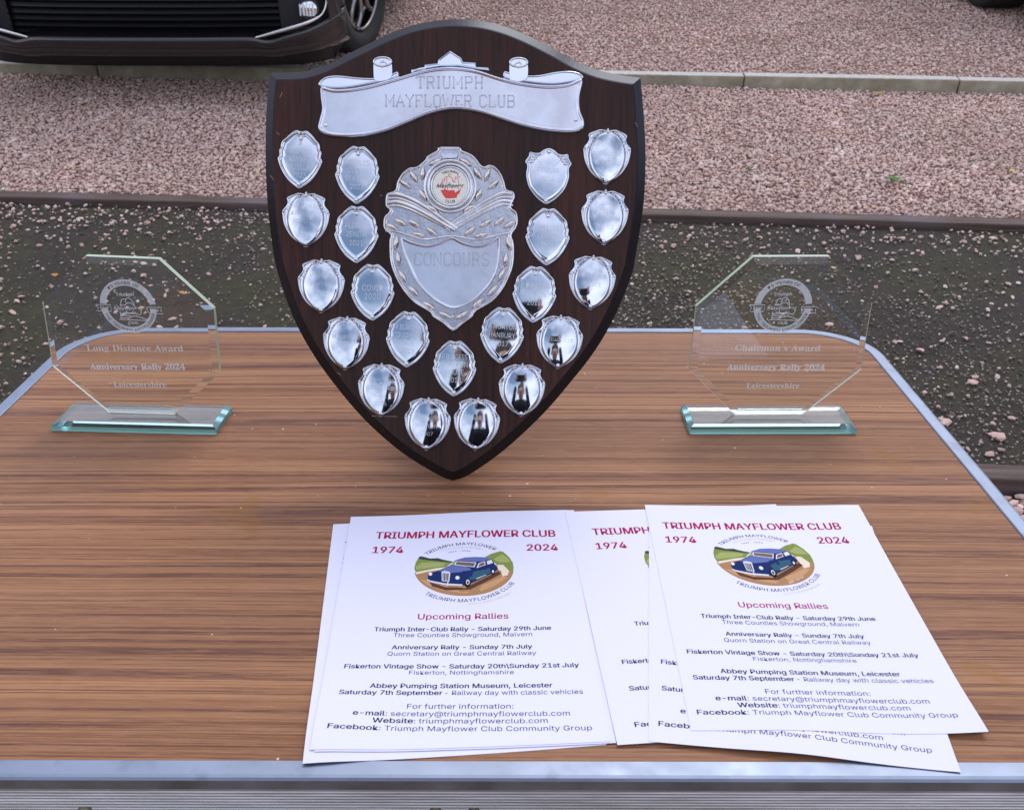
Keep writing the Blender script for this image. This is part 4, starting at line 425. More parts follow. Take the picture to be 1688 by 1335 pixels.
# weed, twig and leaves on the middle gravel
def ground_at(px, py, dz=0): return hit(px, py, (0, 1.67, -.97+HC+dz), (0, -SL, 1))
M_leaf = mat('weed_green', (.10, .22, .05), .6); M_dead = mat('dry_leaf', (.36, .20, .04), .8); M_twig = mat('pale_straw', (.62, .55, .45), .8)
wp = ground_at(1471, 300); we = tag(empty('weed', wp), 'small bright green weed seedling growing in the pink gravel', 'weed')
for k in range(7):
    a = k*.9; l_ = random.uniform(.022, .038); e = Vector((math.cos(a), math.sin(a), 0)); n_ = Vector((-e.y, e.x, 0))
    V = [e*.004 - n_*.001, e*l_*.5 - n_*.008 + Vector((0, 0, .012)), e*l_ + Vector((0, 0, .009)), e*l_*.5 + n_*.008 + Vector((0, 0, .012)), e*l_*.5 + Vector((0, 0, .009))]
    mesh('leaf', V, [(0, 1, 4), (1, 2, 4), (2, 3, 4), (3, 0, 4)], M_leaf, we, loc=(0, 0, .008))
wp2 = ground_at(1236, 283); we2 = tag(empty('weed', wp2), 'faint tiny green weed in the pink gravel nearest the shield', 'weed')
for k in range(4):
    a = k*1.6; e = Vector((math.cos(a), math.sin(a), 0)); n_ = Vector((-e.y, e.x, 0))
    mesh('leaf', [e*.002, e*.012-n_*.005+Vector((0,0,.006)), e*.022+Vector((0,0,.004)), e*.012+n_*.005+Vector((0,0,.006))], [(0, 1, 2, 3)], M_leaf, we2, loc=(0, 0, .008))
p0 = ground_at(1473, 243, .012); p1 = ground_at(1483, 263, .010)
tag(MB().tube([p0, (p0+p1)/2+Vector((0, 0, .002)), p1], .0016, 6).build('twig', M_twig), 'pale dry stalk lying on the pink gravel beyond the weed', 'twig')
def flatleaf(px, py, s, m, label, nm='fallen_leaf'):
    c = ground_at(px, py, .010); V = [c + Vector((math.cos(a)*s*(1 + .25*math.sin(3*a)), math.sin(a)*s*.6, .003*math.sin(2*a))) for a in np.linspace(0, 2*math.pi, 11)[:-1]]
    tag(mesh(nm, V + [c + Vector((0, 0, .004))], [(i, (i+1) % 10, 10) for i in range(10)], m), label, 'leaf')
flatleaf(1441, 150, .028, M_dead, 'brown fallen leaf on the gravel right under the concrete kerb'); flatleaf(1664, 277, .014, mat('yellow_leaf', (.60, .45, .10), .7), 'small yellow leaf on the gravel at the right')
flatleaf(88, 457, .010, mat('orange_leaf', (.6, .25, .05), .7), 'tiny orange leaf fragment on the dark path behind the left award') 
flatleaf(300, 484, .013, mat('rust_leaf', (.55, .24, .06), .7), 'orange fragment on the path seen through the left award')

# ------------------------------------------------------------------ folding table
TX0, TX1, TY0, TY1, TR = -.612, .497, .4655, 1.272, .095
def rrect(x0, x1, y0, y1, r, n=12):
    P = []
    for cx_, cy_, a0 in ((x1-r, y1-r, 0), (x0+r, y1-r, 90), (x0+r, y0+r, 180), (x1-r, y0+r, 270)):
        for k in range(n+1): a = R_(a0 + 90*k/n); P.append((cx_ + r*math.cos(a), cy_ + r*math.sin(a)))
    return P
tb = tag(empty('folding_table', ((TX0+TX1)/2, (TY0+TY1)/2, gz(.87)-.03)), 'folding table with teak laminate top and rounded aluminium trim', 'table')
tl = tb.location.copy(); W2L = lambda P: [Vector(p) - tl for p in P]
ri = rrect(TX0+.0165, TX1-.0165, TY0+.0165, TY1-.0165, TR-.0165); n = len(ri)
V = [(x, y, 0) for x, y in ri] + [(x, y, -.016) for x, y in ri]
lam = mesh('tabletop', W2L(V), [tuple(range(n)), tuple(reversed(range(n, 2*n)))] + [(i, i+n, (i+1) % n+n, (i+1) % n) for i in range(n)], M_lam, tb)
def loopstrip(prof, mats, mi, name, smooth=False):      # prof: (inset, z)
    V = []; Fc = []; MI = []
    for d, z in prof: V += [(x, y, z) for x, y in rrect(TX0+d, TX1-d, TY0+d, TY1-d, TR-d)]
    for j in range(len(prof)-1):
        for i in range(n): Fc.append((j*n+i, (j+1)*n+i, (j+1)*n+(i+1) % n, j*n+(i+1) % n)); MI.append(mi[j])
    return mesh(name, W2L(V), Fc, mats, tb, smooth, MI)
loopstrip([(.0168, -.003), (.0160, .0004), (.0150, .0014), (.0035, .0012), (.0012, .0006), (0, -.0012), (.0002, -.0098), (.0030, -.0105), (.0030, -.016), (.0168, -.016), (.0168, -.003)], [M_alu, M_side, M_gap], [2, 0, 0, 0, 0, 1, 1, 1, 1, 1], 'aluminium_trim')
# ribbed rail under the rim
prof = []; z = -.0108
for k in range(18): prof += [(.0022, z), (.0014, z-.0007), (.0014, z-.0017), (.0022, z-.0023)]; z -= .0027
prof += [(.0045, z), (.0045, -.0162)]
loopstrip(prof, [M_rail], [0]*len(prof), 'ribbed_rail')
for bx_ in (145, 722, 785, -330):
    p = hit(bx_, 1341, (0, TY0+.0018, 0), (0, 1, 0)); o = MB(); o.ell((0, 0, 0), (.0058, .0045, .0058), nu=14, nv=8); o.ell((0, -.0035, 0), (.0028, .0022, .0028), nu=8, nv=6)
    o.build('rivet', M_bolt, tb, True, loc=p - tl)
M_leg = mat('steel_tube_leg', (.45, .45, .47), .4, .9)
for sx in (TX0+.07, TX1-.07):
    for sy in (TY0+.07, TY1-.09):
        tp = Vector((sx, sy, -.017)); ft = Vector((sx + (.03 if sx > 0 else -.03), sy, gz(sy)-.035))
        lg = MB().tube([tp-tl, ft-tl], .012, 12).build('leg', M_leg, tb, True)
        MB().ell(ft-tl, (.017, .017, .014), nu=12).build('rubber_foot', M_black, lg, True)

# ------------------------------------------------------------------ flyers
def lift(x, y):                           # how the paper heap rises and curls, shared by all sheets
    z = .0006 + .0012*math.exp(-((x-.12)**2+(y-.66)**2)/.012)
    z += .0042*math.exp(-((x-.36)**2 + (y-.50)**2)/.0018) + .0022*math.exp(-((x-.20)**2+(y-.487)**2)/.0016)
    z += .0034*math.exp(-((x+.14)**2+(y-.50)**2)/.0015) + .0016*math.exp(-((x-.34)**2+(y-.79)**2)/.0020) + .0012*math.exp(-((x+.03)**2+(y-.78)**2)/.0030)
    return z + .0005*math.sin(x*21+y*9)
BX, BY, BT = -.0425, .641, .056
PT = .012                                 # the print sits slightly askew on the front left sheet
def toB(px, py):
    p = T(px, py, .0022); dx, dy = p.x-BX, p.y-BY; c, s = math.cos(PT), math.sin(PT); return (c*dx + s*dy, -s*dx + c*dy)
z1f = lambda x, y: toB(490 + x/2.9018, 820 + y/2.9018)
zE = lambda x, y: toB(670 + x/8.44, 860 + y/8.44)
LINES = []      # (name, V2, F, material, layer)
def line(s, xl, xr, yt, yb, m=M_nav, bold=0.0, name='printed_line'):
    a = z1f(xl, yb); b_ = z1f(xr, yb); t = z1f((xl+xr)/2, yt); bb = z1f((xl+xr)/2, yb)
    y0 = z1f(787, yb)[1]; V, Fc = tfit(s, a[0], b_[0], y0, y0 + (t[1]-bb[1]), 0)
    if bold:                             # heavier face: three slightly shifted impressions, each a hair above the last
        e = bold*(t[1]-bb[1])*1.6; n_ = len(V); V = np.concatenate([V + (-e, 0), V + (e, 0), V + (0, e*.5)]); Fc = Fc + [tuple(i+n_ for i in f) for f in Fc] + [tuple(i+2*n_ for i in f) for f in Fc]
        LINES.append((name, V, Fc, m, n_)); return
    LINES.append((name, V, Fc, m, 0))
line('TRIUMPH MAYFLOWER CLUB', 378, 1238, 161, 192, M_mag, .022, 'printed_title')
line('1974', 363, 508, 231, 261, M_mag, .024, 'printed_year'); line('2024', 1103, 1250, 228, 258, M_mag, .024, 'printed_year')
line('Upcoming Rallies', 582, 1015, 552, 578, M_mag, .012, 'printed_heading')
for s, xl, xr, yt, yb, bo in (('Triumph Inter-Club Rally - Saturday 29th June', 374, 1220, 616, 635, 1), ('Three Counties Showground, Malvern', 465, 1130, 644, 663, 0),
    ('Anniversary Rally - Sunday 7th July', 458, 1130, 702, 721, 1), ('Quorn Station on Great Central Railway', 437, 1150, 733, 752, 0),
    ('Fiskerton Vintage Show - Saturday 20th\\Sunday 21st July', 232, 1355, 793, 813, 1), ('Fiskerton, Nottinghamshire', 541, 1043, 823, 842, 0),
    ('Abbey Pumping Station Museum, Leicester', 355, 1228, 886, 907, 1), ('Saturday 7th September', 208, 700, 919, 940, 1), ('- Railway day with classic vehicles', 713, 1375, 919, 940, 0),
    ('For further information:', 532, 1042, 983, 1006, 0), ('e-mail', 275, 425, 1019, 1042, 1), (': secretary@triumphmayflowerclub.com', 430, 1313, 1019, 1042, 0),
    ('Website', 368, 560, 1053, 1076, 1), (': triumphmayflowerclub.com', 565, 1207, 1053, 1076, 0), ('Facebook', 155, 395, 1090, 1113, 1), (': Triumph Mayflower Club Community Group', 400, 1420, 1090, 1113, 0)):
    line(s, xl, xr, yt, yb, M_navb if bo else M_nav, .022 if bo else 0)
# picture
pv = MB()
def pic(P, col, layer):
    Q = [zE(x, y) for x, y in P]; Q = ccw(Q); bm = bmesh.new(); vs = [bm.verts.new((q[0], q[1], layer*.00002)) for q in Q]; f = bm.faces.new(vs); r = bmesh.ops.triangulate(bm, faces=[f])
    bm.verts.index_update(); pv.add([tuple(v_.co) for v_ in bm.verts], [tuple(v_.index for v_ in f_.verts) for f_ in bm.faces], PN[col]); bm.free()
el = lambda cx_, cy_, rx, ry, n_=18: [(cx_+rx*math.cos(6.2832*i/n_), cy_+ry*math.sin(6.2832*i/n_)) for i in range(n_)]
arc = lambda a0, a1, n_=24: [(811 + 692*math.cos(R_(a0+(a1-a0)*k/n_)), 655 + 367*math.sin(R_(a0+(a1-a0)*k/n_))) for k in range(n_+1)]
pic([(140, 700), (300, 665), (560, 625), (1000, 600), (1280, 590), (1400, 640)] + arc(4, 172, 40), 'road', 1)
pic([(190, 480), (300, 515), (430, 510), (520, 520), (660, 550), (560, 625), (380, 650), (140, 700), (122, 640), (140, 560)], 'field', 1)
pic([(190, 480), (225, 475), (340, 505), (450, 500), (540, 528), (665, 548), (640, 562), (300, 528), (180, 512)], 'hill', 2)
pic([(230, 560), (420, 555), (560, 570), (520, 610), (300, 640), (150, 660), (140, 620)], 'lfield', 2)
pic([(1080, 500), (1200, 440), (1320, 408), (1360, 420), (1440, 490), (1492, 570), (1503, 640), (1495, 690), (1420, 660), (1350, 600), (1270, 590), (1200, 540)], 'field', 2)
pic([(1220, 520), (1340, 450), (1420, 500), (1460, 560), (1300, 560)], 'lfield', 3)
pic([(140, 695), (420, 640), (600, 620), (560, 650), (300, 690), (150, 725)], 'cream', 3)
pic([(1270, 600), (1350, 590), (1440, 680), (1420, 740), (1330, 760), (1300, 680)], 'cream', 2)
pic([(200, 790), (420, 840), (700, 930), (900, 960), (840, 990), (500, 940), (300, 870)], 'tan', 2)
pic([(1000, 900), (1350, 760), (1420, 770), (1250, 880), (1050, 960)], 'tan', 2)
pic([(330, 830), (560, 900), (830, 910), (1290, 680), (1330, 720), (1180, 800), (900, 935), (560, 945), (370, 890)], 'shade', 3)
pic([(305, 800), (315, 712), (400, 690), (460, 672), (520, 645), (620, 602), (690, 532), (820, 495), (960, 487), (1110, 493), (1205, 522), (1240, 590), (1282, 640), (1272, 672), (1180, 725), (900, 855), (800, 885), (560, 860), (350, 825)], 'navy', 4)
pic([(690, 530), (820, 493), (960, 486), (1110, 492), (1195, 518), (1000, 560), (900, 546), (705, 540)], 'bonnet', 5)
pic([(460, 680), (530, 648), (640, 604), (705, 598), (955, 632), (930, 665), (800, 690), (630, 705), (590, 680)], 'bonnet', 5)
pic([(695, 543), (985, 562), (958, 628), (680, 596)], 'silver', 6); pic([(708, 552), (968, 570), (945, 618), (700, 590)], 'pane', 7)
pic([(620, 598), (690, 545), (680, 596)], 'lfield', 6)
pic([(1015, 572), (1105, 545), (1112, 600), (985, 640)], 'silver', 6); pic([(1028, 580), (1095, 558), (1100, 595), (1010, 625)], 'pane', 7)
pic([(1128, 545), (1195, 525), (1215, 570), (1138, 594)], 'silver', 6); pic([(1142, 552), (1188, 538), (1202, 568), (1150, 584)], 'cream', 7)
pic([(870, 730), (1000, 668), (1175, 640), (1180, 705), (985, 795), (900, 800)], 'teal', 5)
pic([(500, 690), (545, 676), (615, 690), (622, 705), (608, 828), (505, 815)], 'silver', 6); pic([(515, 705), (600, 712), (594, 815), (517, 805)], 'hill', 7)
for k in range(3): pic([(528+k*22, 708), (536+k*22, 709), (534+k*22, 812), (527+k*22, 811)], 'silver', 8)
pic([(298, 788), (350, 812), (560, 850), (785, 862), (800, 885), (560, 874), (345, 832), (300, 806)], 'silver', 7)
pic(el(862, 842, 48, 62), 'black', 6); pic(el(866, 832, 26, 36), 'silver', 7); pic(el(866, 836, 15, 22), 'hill', 8)
pic(el(1215, 692, 30, 44), 'black', 6); pic(el(1216, 688, 15, 22), 'silver', 7)
pic(el(345, 720, 26, 24), 'silver', 7); pic(el(345, 720, 17, 15), 'white', 8); pic(el(722, 772, 30, 26), 'silver', 7); pic(el(722, 770, 19, 16), 'white', 8)
pic([(985, 782), (1120, 730), (1122, 737), (990, 792)], 'silver', 7); pic([(580, 830), (596, 832), (592, 885), (576, 882)], 'silver', 8)
def arc3(s_, p1, p2, p3, cap, m, under=False, bold=0):     # wording bent along the circle through three printed points
    (x1, y1), (x2, y2), (x3, y3) = zE(*p1), zE(*p2), zE(*p3); d = 2*(x1*(y2-y3)+x2*(y3-y1)+x3*(y1-y2))
    ux = ((x1*x1+y1*y1)*(y2-y3)+(x2*x2+y2*y2)*(y3-y1)+(x3*x3+y3*y3)*(y1-y2))/d; uy = ((x1*x1+y1*y1)*(x3-x2)+(x2*x2+y2*y2)*(x1-x3)+(x3*x3+y3*y3)*(x2-x1))/d
    rr_ = math.hypot(x1-ux, y1-uy); sg = -1 if under else 1; a = [math.degrees(math.atan2(x-ux, sg*(y-uy))) for x, y in ((x1, y1), (x3, y3))]
    V, Fc = tarc(s_, ux, uy, rr_, a[0], a[1], cap, bold, under); LINES.append(('printed_arc_text', V, Fc, m, 0))
arc3('TRIUMPH MAYFLOWER', (300, 458), (775, 325), (1235, 400), .0042, M_navb)
arc3('TRIUMPH MAYFLOWER CLUB', (262, 1000), (830, 1108), (1520, 850), .0044, M_navb, True)
arc3('75TH ANNIVERSARY', (490, 420), (780, 362), (1070, 395), .0019, M_pale)
arc3('1949 - 2024', (595, 432), (750, 408), (900, 412), .0016, M_nav)
arc3('50TH ANNIVERSARY', (890, 1150), (1200, 1095), (1480, 985), .0023, M_pinkg, True)
arc3('EST. 1974', (1040, 985), (1160, 940), (1270, 890), .0020, PIC[11], True)
_cx = [(q[1][:, 0].min()+q[1][:, 0].max())/2 for q in LINES if q[0] == 'printed_title' or (q[0] == 'printed_line' and (q[1][:, 0].max()-q[1][:, 0].min()) > .14)]
PDX = -sum(_cx)/len(_cx) - .001
def flyer(cx_, cy_, rot, k, label, prints=True, pr=0, pdx=None):
    pdx = PDX if pdx is None else pdx; pc_, ps_ = math.cos(pr), math.sin(pr); PR = lambda x, y: (pc_*x - ps_*y + pdx, ps_*x + pc_*y)
    zb = k*.00035; r = empty('flyer', (cx_, cy_, zb), (0, 0, rot)); tag(r, label, 'leaflet', 'club flyers fanned out on the table')
    c, s = math.cos(rot), math.sin(rot); wz = lambda x, y: lift(cx_ + c*x - s*y, cy_ + s*x + c*y)
    NX, NY = 32, 44; V = []; Fc = []
    for side in (0, 1, 0, 1):
        for j in range(NY+1):
            for i in range(NX+1): x = -.105+.21*i/NX; y = -.1485+.297*j/NY; V.append((x, y, wz(x, y) - side*.00015))
    o_ = (NX+1)*(NY+1)
    for j in range(NY):
        for i in range(NX): q = j*(NX+1)+i; Fc.append((q, q+1, q+NX+2, q+NX+1)); Fc.append((q+o_, q+NX+1+o_, q+NX+2+o_, q+1+o_))
    bd = [i for i in range(NX+1)] + [j*(NX+1)+NX for j in range(1, NY+1)] + [NY*(NX+1)+i for i in range(NX-1, -1, -1)] + [j*(NX+1) for j in range(NY-1, 0, -1)]
    for a, b_ in zip(bd, bd[1:]+bd[:1]): Fc.append((a+2*o_, a+3*o_, b_+3*o_, b_+2*o_))
    mesh('paper', V, Fc, M_paper, r, True)
    if prints:
        for nm, V2, F2, m, n_ in LINES: mesh(nm, [(x, y, wz(x, y)+.00009+(.00001*(i//n_) if n_ else 0)) for i, (x, y) in enumerate(PR(*p) for p in V2)], F2, m, r)
        mesh('printed_picture', [(x, y, wz(x, y)+.00007+z) for x, y, z in ((*PR(a_, b_), z_) for a_, b_, z_ in pv.V)], pv.F, PIC, r, mi=pv.M)
    return r
def from2(pa, la, pb, lb):               # sheet pose from two photographed corners; la, lb in sheet coords
    A = T(*pa, .002); B = T(*pb, .002); d = B-A; l = Vector((lb[0]-la[0], lb[1]-la[1])); rot = math.atan2(d.y, d.x) - math.atan2(l.y, l.x)
    m = (A+B)/2; lm = ((la[0]+lb[0])/2, (la[1]+lb[1])/2); c, s = math.cos(rot), math.sin(rot); return m.x - (c*lm[0]-s*lm[1]), m.y - (s*lm[0]+c*lm[1]), rot
TLc, TRc, BLc, BRc = (-.105, .1485), (.105, .1485), (-.105, -.1485), (.105, -.1485)
a = from2((549, 871), TLc, (503, 1253), BLc); flyer(a[0], a[1]+.0015, a[2], 0, 'lowest flyer of the left pile with its left edge sticking out')
flyer(BX+.0075, BY+.0005, BT+.004, 1, 'flyer in the left pile whose right edge shows furthest right')
flyer(BX+.003, BY-.0012, BT+.001, 2, 'flyer just under the top flyer of the left pile')
flyer(BX, BY, BT, 3, 'top flyer of the left pile with its whole programme readable', True, PT-BT, 0)
a = from2((932, 837), TLc, (1027, 1244), BLc); flyer(a[0]-.001, a[1]+.001, a[2], 4, 'flyer beside the left pile showing only TRIUMP and 1974', True, 0, PDX+.0085)
a = from2((1060, 905), (-.105, .118), (1071, 1221), BLc); E_F = a
a = from2((1071, 1221), BLc, (1588, 1269), BRc); flyer(*a, 5, 'flyer poking out below the right top flyer with Community Group visible')
flyer(.2345, .6545, -.0115, 6, 'topmost flyer on the right with its whole programme readable')

# ------------------------------------------------------------------ trophy shield
LEAN = R_(21.5); TH = .014; BV = .0105
sp = T(750, 795); sh = tag(empty('trophy_shield', sp, (-LEAN, 0, 0)), 'large dark wooden trophy shield covered in silver name plaques', 'trophy')
un = Vector((0, math.sin(LEAN), math.cos(LEAN))); nn = Vector((0, -math.cos(LEAN), math.sin(LEAN)))
def SP(px, py, h=TH):
    p = hit(px, py, sp + nn*h, nn) - sp; return (p.x, p.dot(un))
z1 = lambda x, y: SP(420 + x/2.597, 20 + y/2.597)
z2 = lambda x, y: SP(420 + x/2.597, 400 + y/2.597)
z3 = lambda x, y: SP(600 + x/3.925, 220 + y/3.925)
top = [z1(*p) for p in [(88, 300), (200, 294), (300, 265), (400, 215), (500, 165), (600, 118), (700, 85), (830, 66), (950, 72), (1050, 95), (1150, 135), (1250, 185), (1350, 240), (1450, 280), (1550, 302), (1608, 310)]]
rgt = [z1(*p) for p in [(1608, 310), (1620, 440), (1628, 600), (1622, 800), (1590, 1020)]] + [z2(*p) for p in [(1570, 130), (1500, 300), (1420, 440), (1320, 570), (1200, 710), (1040, 860), (900, 960), (848, 982)]]
lft = [z2(*p) for p in [(848, 982), (800, 962), (650, 870), (500, 740), (370, 590), (270, 450), (190, 300), (130, 130)]] + [z1(*p) for p in [(108, 1020), (82, 800), (74, 600), (77, 420), (88, 300)]]
out = ccw(cat(top, 5, False)[:-1] + cat(rgt, 5, False)[:-1] + cat(lft, 5, False)[:-1])
mb = MB()
rings(mb, [(inset(out, -BV), 0.0), (inset(out, -BV), .003), (inset(out, -.0015), TH-.0012), (inset(out, 0), TH)], True, 1, 0)
P0 = inset(out, -BV); mb.add([(p[0], 0, p[1]) for p in P0], [tuple(reversed(range(len(P0))))], 1)
mb.build('board', [M_wood, M_edge], sh)
stt = MB(); stt.box(-.04, .04, 0, .012, 0, .30); so_ = bev(stt.build('support_strut', M_edge, sh, loc=(0, .004, .03)), .002); so_.rotation_euler = (R_(18+0), 0, 0)
so_.location = (0, .0, .30); so_.rotation_euler = (R_(180+36), 0, 0)
so_.scale = (1, 1, 1.05)

def rivet(parent, a, b_, h, r=.0021): MB().ell((a, -h, b_), (r, r*.8, r), nu=12, nv=8).build('rivet', M_cast, parent, True)
# banner
bo = [(275, 322), (330, 333), (400, 330), (500, 311), (600, 282), (700, 252), (780, 238), (860, 236), (950, 250), (1050, 281), (1150, 302), (1250, 311), (1330, 304), (1385, 283), (1400, 300), (1388, 360), (1390, 420), (1408, 470), (1398, 505), (1350, 520), (1250, 515), (1150, 497), (1050, 467), (950, 436), (850, 423), (750, 441), (650, 482), (550, 522), (450, 542), (350, 544), (290, 532), (262, 505), (268, 465), (278, 420), (272, 370)]
bn = empty('name_banner'); bn.parent = sh
bn_out = ccw(cat([z1(*p) for p in bo], 4))
mb = MB(); rings(mb, [(bn_out, TH), (inset(bn_out, .0003), TH+.0016), (inset(bn_out, .0014), TH+.0030), (inset(bn_out, .0024), TH+.0046), (inset(bn_out, .0034), TH+.0040), (inset(bn_out, .0042), TH+.0020), (inset(bn_out, .0055), TH+.0024)])
bpy.data.objects.remove(bn); bn = mb.build('name_banner', M_satin, sh, True)
for P in ([(268, 322), (272, 300), (300, 282), (350, 276), (430, 284), (500, 286), (560, 276), (604, 258), (606, 284), (560, 296), (500, 310), (400, 328), (330, 332)],
          [(1398, 285), (1385, 262), (1340, 252), (1280, 256), (1220, 268), (1170, 272), (1110, 268), (1062, 254), (1062, 284), (1150, 300), (1250, 310), (1330, 303)]):
    o_ = ccw(cat([z1(*p) for p in P], 4)); mb = MB(); rings(mb, [(o_, TH), (inset(o_, .0005), TH+.0014), (inset(o_, .0012), TH+.0018), (inset(o_, .0022), TH+.0008)]); mb.build('ribbon_fold', M_chrome, bn, True)
for cx_, sgn in ((541, 1), (1122, -1)):
    c = z1(cx_, 240); r0 = .0095; mb = MB(); rings(mb, [([(c[0] + q[0], c[1] + q[1]) for q in cat([(-.0092*1, 0.0045), (-.006, .0092), (0, .0105), (.006, .0092), (.0092, .0045), (.0095, -.008), (.006, -.0125), (-.003, -.0145), (-.0085, -.013), (-.0095, -.006)][::-1], 4)], TH), ([(c[0] + .94*q[0], c[1] + .94*q[1]) for q in cat([(-.0092*1, 0.0045), (-.006, .0092), (0, .0105), (.006, .0092), (.0092, .0045), (.0095, -.008), (.006, -.0125), (-.003, -.0145), (-.0085, -.013), (-.0095, -.006)][::-1], 4)], TH+.0018)])
    mb.build('scroll_end', M_chrome, bn, True)
    ringp = [Vector((c[0] + .0088*math.cos(t), -TH-.0022, c[1] + .0048 + .0042*math.sin(t))) for t in np.linspace(0, 2*math.pi, 21)[:-1]]
    MB().tube(ringp, .0009, 6, True).build('scroll_rim', M_cast, bn, True)
    MB().tube([Vector((c[0] + .004*math.cos(t)*(1-t/9)*sgn, -TH-.0020, c[1] + .002 + .0025*math.sin(t))) for t in np.linspace(0, 5, 12)], .0006, 5).build('scroll_curl', M_cast, bn, True)
    rivet(bn, c[0] + .0002, c[1] + .005, TH+.002, .0013)
cp = ccw([z1(*p) for p in [(660, 266), (663, 249), (716, 245), (720, 228), (774, 222), (777, 207), (828, 168), (878, 200), (885, 216), (940, 219), (943, 237), (995, 240), (1000, 256), (950, 249), (860, 235), (780, 237), (700, 251)]])
mb = MB(); rings(mb, [(cp, TH), (inset(cp, .0005), TH+.0016), (inset(cp, .0014), TH+.0018), (inset(cp, .0020), TH+.0012)]); mb.build('stepped_crest', M_chrome, bn, False)
rivet(bn, *z1(300, 491), TH+.0026); rivet(bn, *z1(1367, 462), TH+.0026)

# slab-serif engraved capitals as drawn by an engraving machine: two parallel hairlines per stroke
GL = dict(T=(8, [[(0, 10), (8, 10)], [(0, 10), (0, 8)], [(8, 10), (8, 8)], [(4, 10), (4, 0)], [(2.4, 0), (5.6, 0)]]), R=(8, [[(1, 0), (1, 10), (6, 10), (7, 9), (7, 6), (6, 5), (1, 5)], [(4.5, 5), (7, 0), (8, 0)], [(0, 0), (2.2, 0)], [(0, 10), (1, 10)]]),
    I=(4, [[(2, 0), (2, 10)], [(.6, 0), (3.4, 0)], [(.6, 10), (3.4, 10)]]), U=(8, [[(1, 10), (1, 1.5), (2, 0), (6, 0), (7, 1.5), (7, 10)], [(0, 10), (2.2, 10)], [(5.8, 10), (8, 10)]]), M=(10, [[(1, 0), (1, 10), (5, 3), (9, 10), (9, 0)], [(0, 0), (2.2, 0)], [(7.8, 0), (10, 0)], [(0, 10), (1, 10)], [(9, 10), (10, 10)]]),
    P=(8, [[(1, 0), (1, 10), (6, 10), (7, 9), (7, 6), (6, 5), (1, 5)], [(0, 0), (2.4, 0)], [(0, 10), (1, 10)]]), H=(8, [[(1, 0), (1, 10)], [(7, 0), (7, 10)], [(1, 5), (7, 5)], [(0, 0), (2, 0)], [(6, 0), (8, 0)], [(0, 10), (2, 10)], [(6, 10), (8, 10)]]),
    A=(8, [[(0, 0), (4, 10), (8, 0)], [(1.5, 3.6), (6.5, 3.6)], [(-.6, 0), (1.2, 0)], [(6.8, 0), (8.6, 0)]]), Y=(8, [[(0, 10), (4, 5), (8, 10)], [(4, 5), (4, 0)], [(2.6, 0), (5.4, 0)], [(-.6, 10), (1.2, 10)], [(6.8, 10), (8.6, 10)]]), F=(7.5, [[(1, 0), (1, 10), (7, 10), (7, 8)], [(1, 5.2), (5, 5.2)], [(0, 0), (2.4, 0)], [(0, 10), (1, 10)]]),
    L=(7.5, [[(1, 10), (1, 0), (7, 0), (7, 2.4)], [(0, 10), (2.2, 10)], [(0, 0), (1, 0)]]), O=(8, [[(2, 0), (6, 0), (7.4, 1.6), (7.4, 8.4), (6, 10), (2, 10), (.6, 8.4), (.6, 1.6), (2, 0)]]), W=(11, [[(0, 10), (2.6, 0), (5.5, 8), (8.4, 0), (11, 10)], [(-.6, 10), (1.2, 10)], [(9.8, 10), (11.6, 10)]]),
    E=(7.5, [[(7, 2), (7, 0), (1, 0), (1, 10), (7, 10), (7, 8)], [(1, 5), (4.8, 5)], [(0, 0), (1, 0)], [(0, 10), (1, 10)]]), C=(8, [[(7.4, 7.6), (7.4, 8.6), (6, 10), (2, 10), (.6, 8.4), (.6, 1.6), (2, 0), (6, 0), (7.4, 1.4), (7.4, 2.6)]]), B=(8, [[(1, 0), (1, 10), (6, 10), (7, 9), (7, 6.4), (6, 5.2), (1, 5.2)], [(6, 5.2), (7.4, 4), (7.4, 1.2), (6, 0), (0, 0)], [(0, 10), (1, 10)]]),
    N=(9, [[(1, 0), (1, 10), (8, 0), (8, 10)], [(0, 0), (2.2, 0)], [(0, 10), (1, 10)], [(7, 10), (9, 10)]]), S=(8, [[(7.2, 7.6), (7.2, 8.6), (6, 10), (2, 10), (.8, 8.8), (.8, 6.4), (2, 5.2), (6, 4.8), (7.2, 3.6), (7.2, 1.4), (6, 0), (2, 0), (.8, 1.4), (.8, 2.4)]]))
def slabtext(s, xl, xr, yb, yt, h, parent, zf, lw=.00022, gap=.95):
    tot = sum(GL[c][0] + 2 if c != ' ' else 6 for c in s) - 2; p0 = zf(xl, yb); p1 = zf(xr, yb); hgt = zf(xl, yt)[1] - p0[1]; sx = (p1[0]-p0[0])/tot; sl = (p1[1]-p0[1])/(p1[0]-p0[0]); x = 0; mb = MB()
    for c in s:
        if c == ' ': x += 6; continue
        for st_ in GL[c][1]:
            Q = [Vector((p0[0] + (x+q[0])*sx, p0[1] + q[1]/10*hgt + sl*(x+q[0])*sx)) for q in st_]
            for sd_ in (-1, 1):
                W = []
                for i, q in enumerate(Q):
                    t = (Q[min(i+1, len(Q)-1)] - Q[max(i-1, 0)]).normalized(); W.append((q.x - t.y*sd_*sx*gap*.5, q.y + t.x*sd_*sx*gap*.5))
                flatadd(mb, ribbon(W, lw), h)
        x += GL[c][0] + 2
    return mb.build('engraved_lettering', M_grave, parent)
slabtext('TRIUMPH', 686, 970, 331, 282, TH+.00265, bn, z1, .00045)
slabtext('MAYFLOWER CLUB', 553, 1106, 410, 361, TH+.00265, bn, z1, .00045)

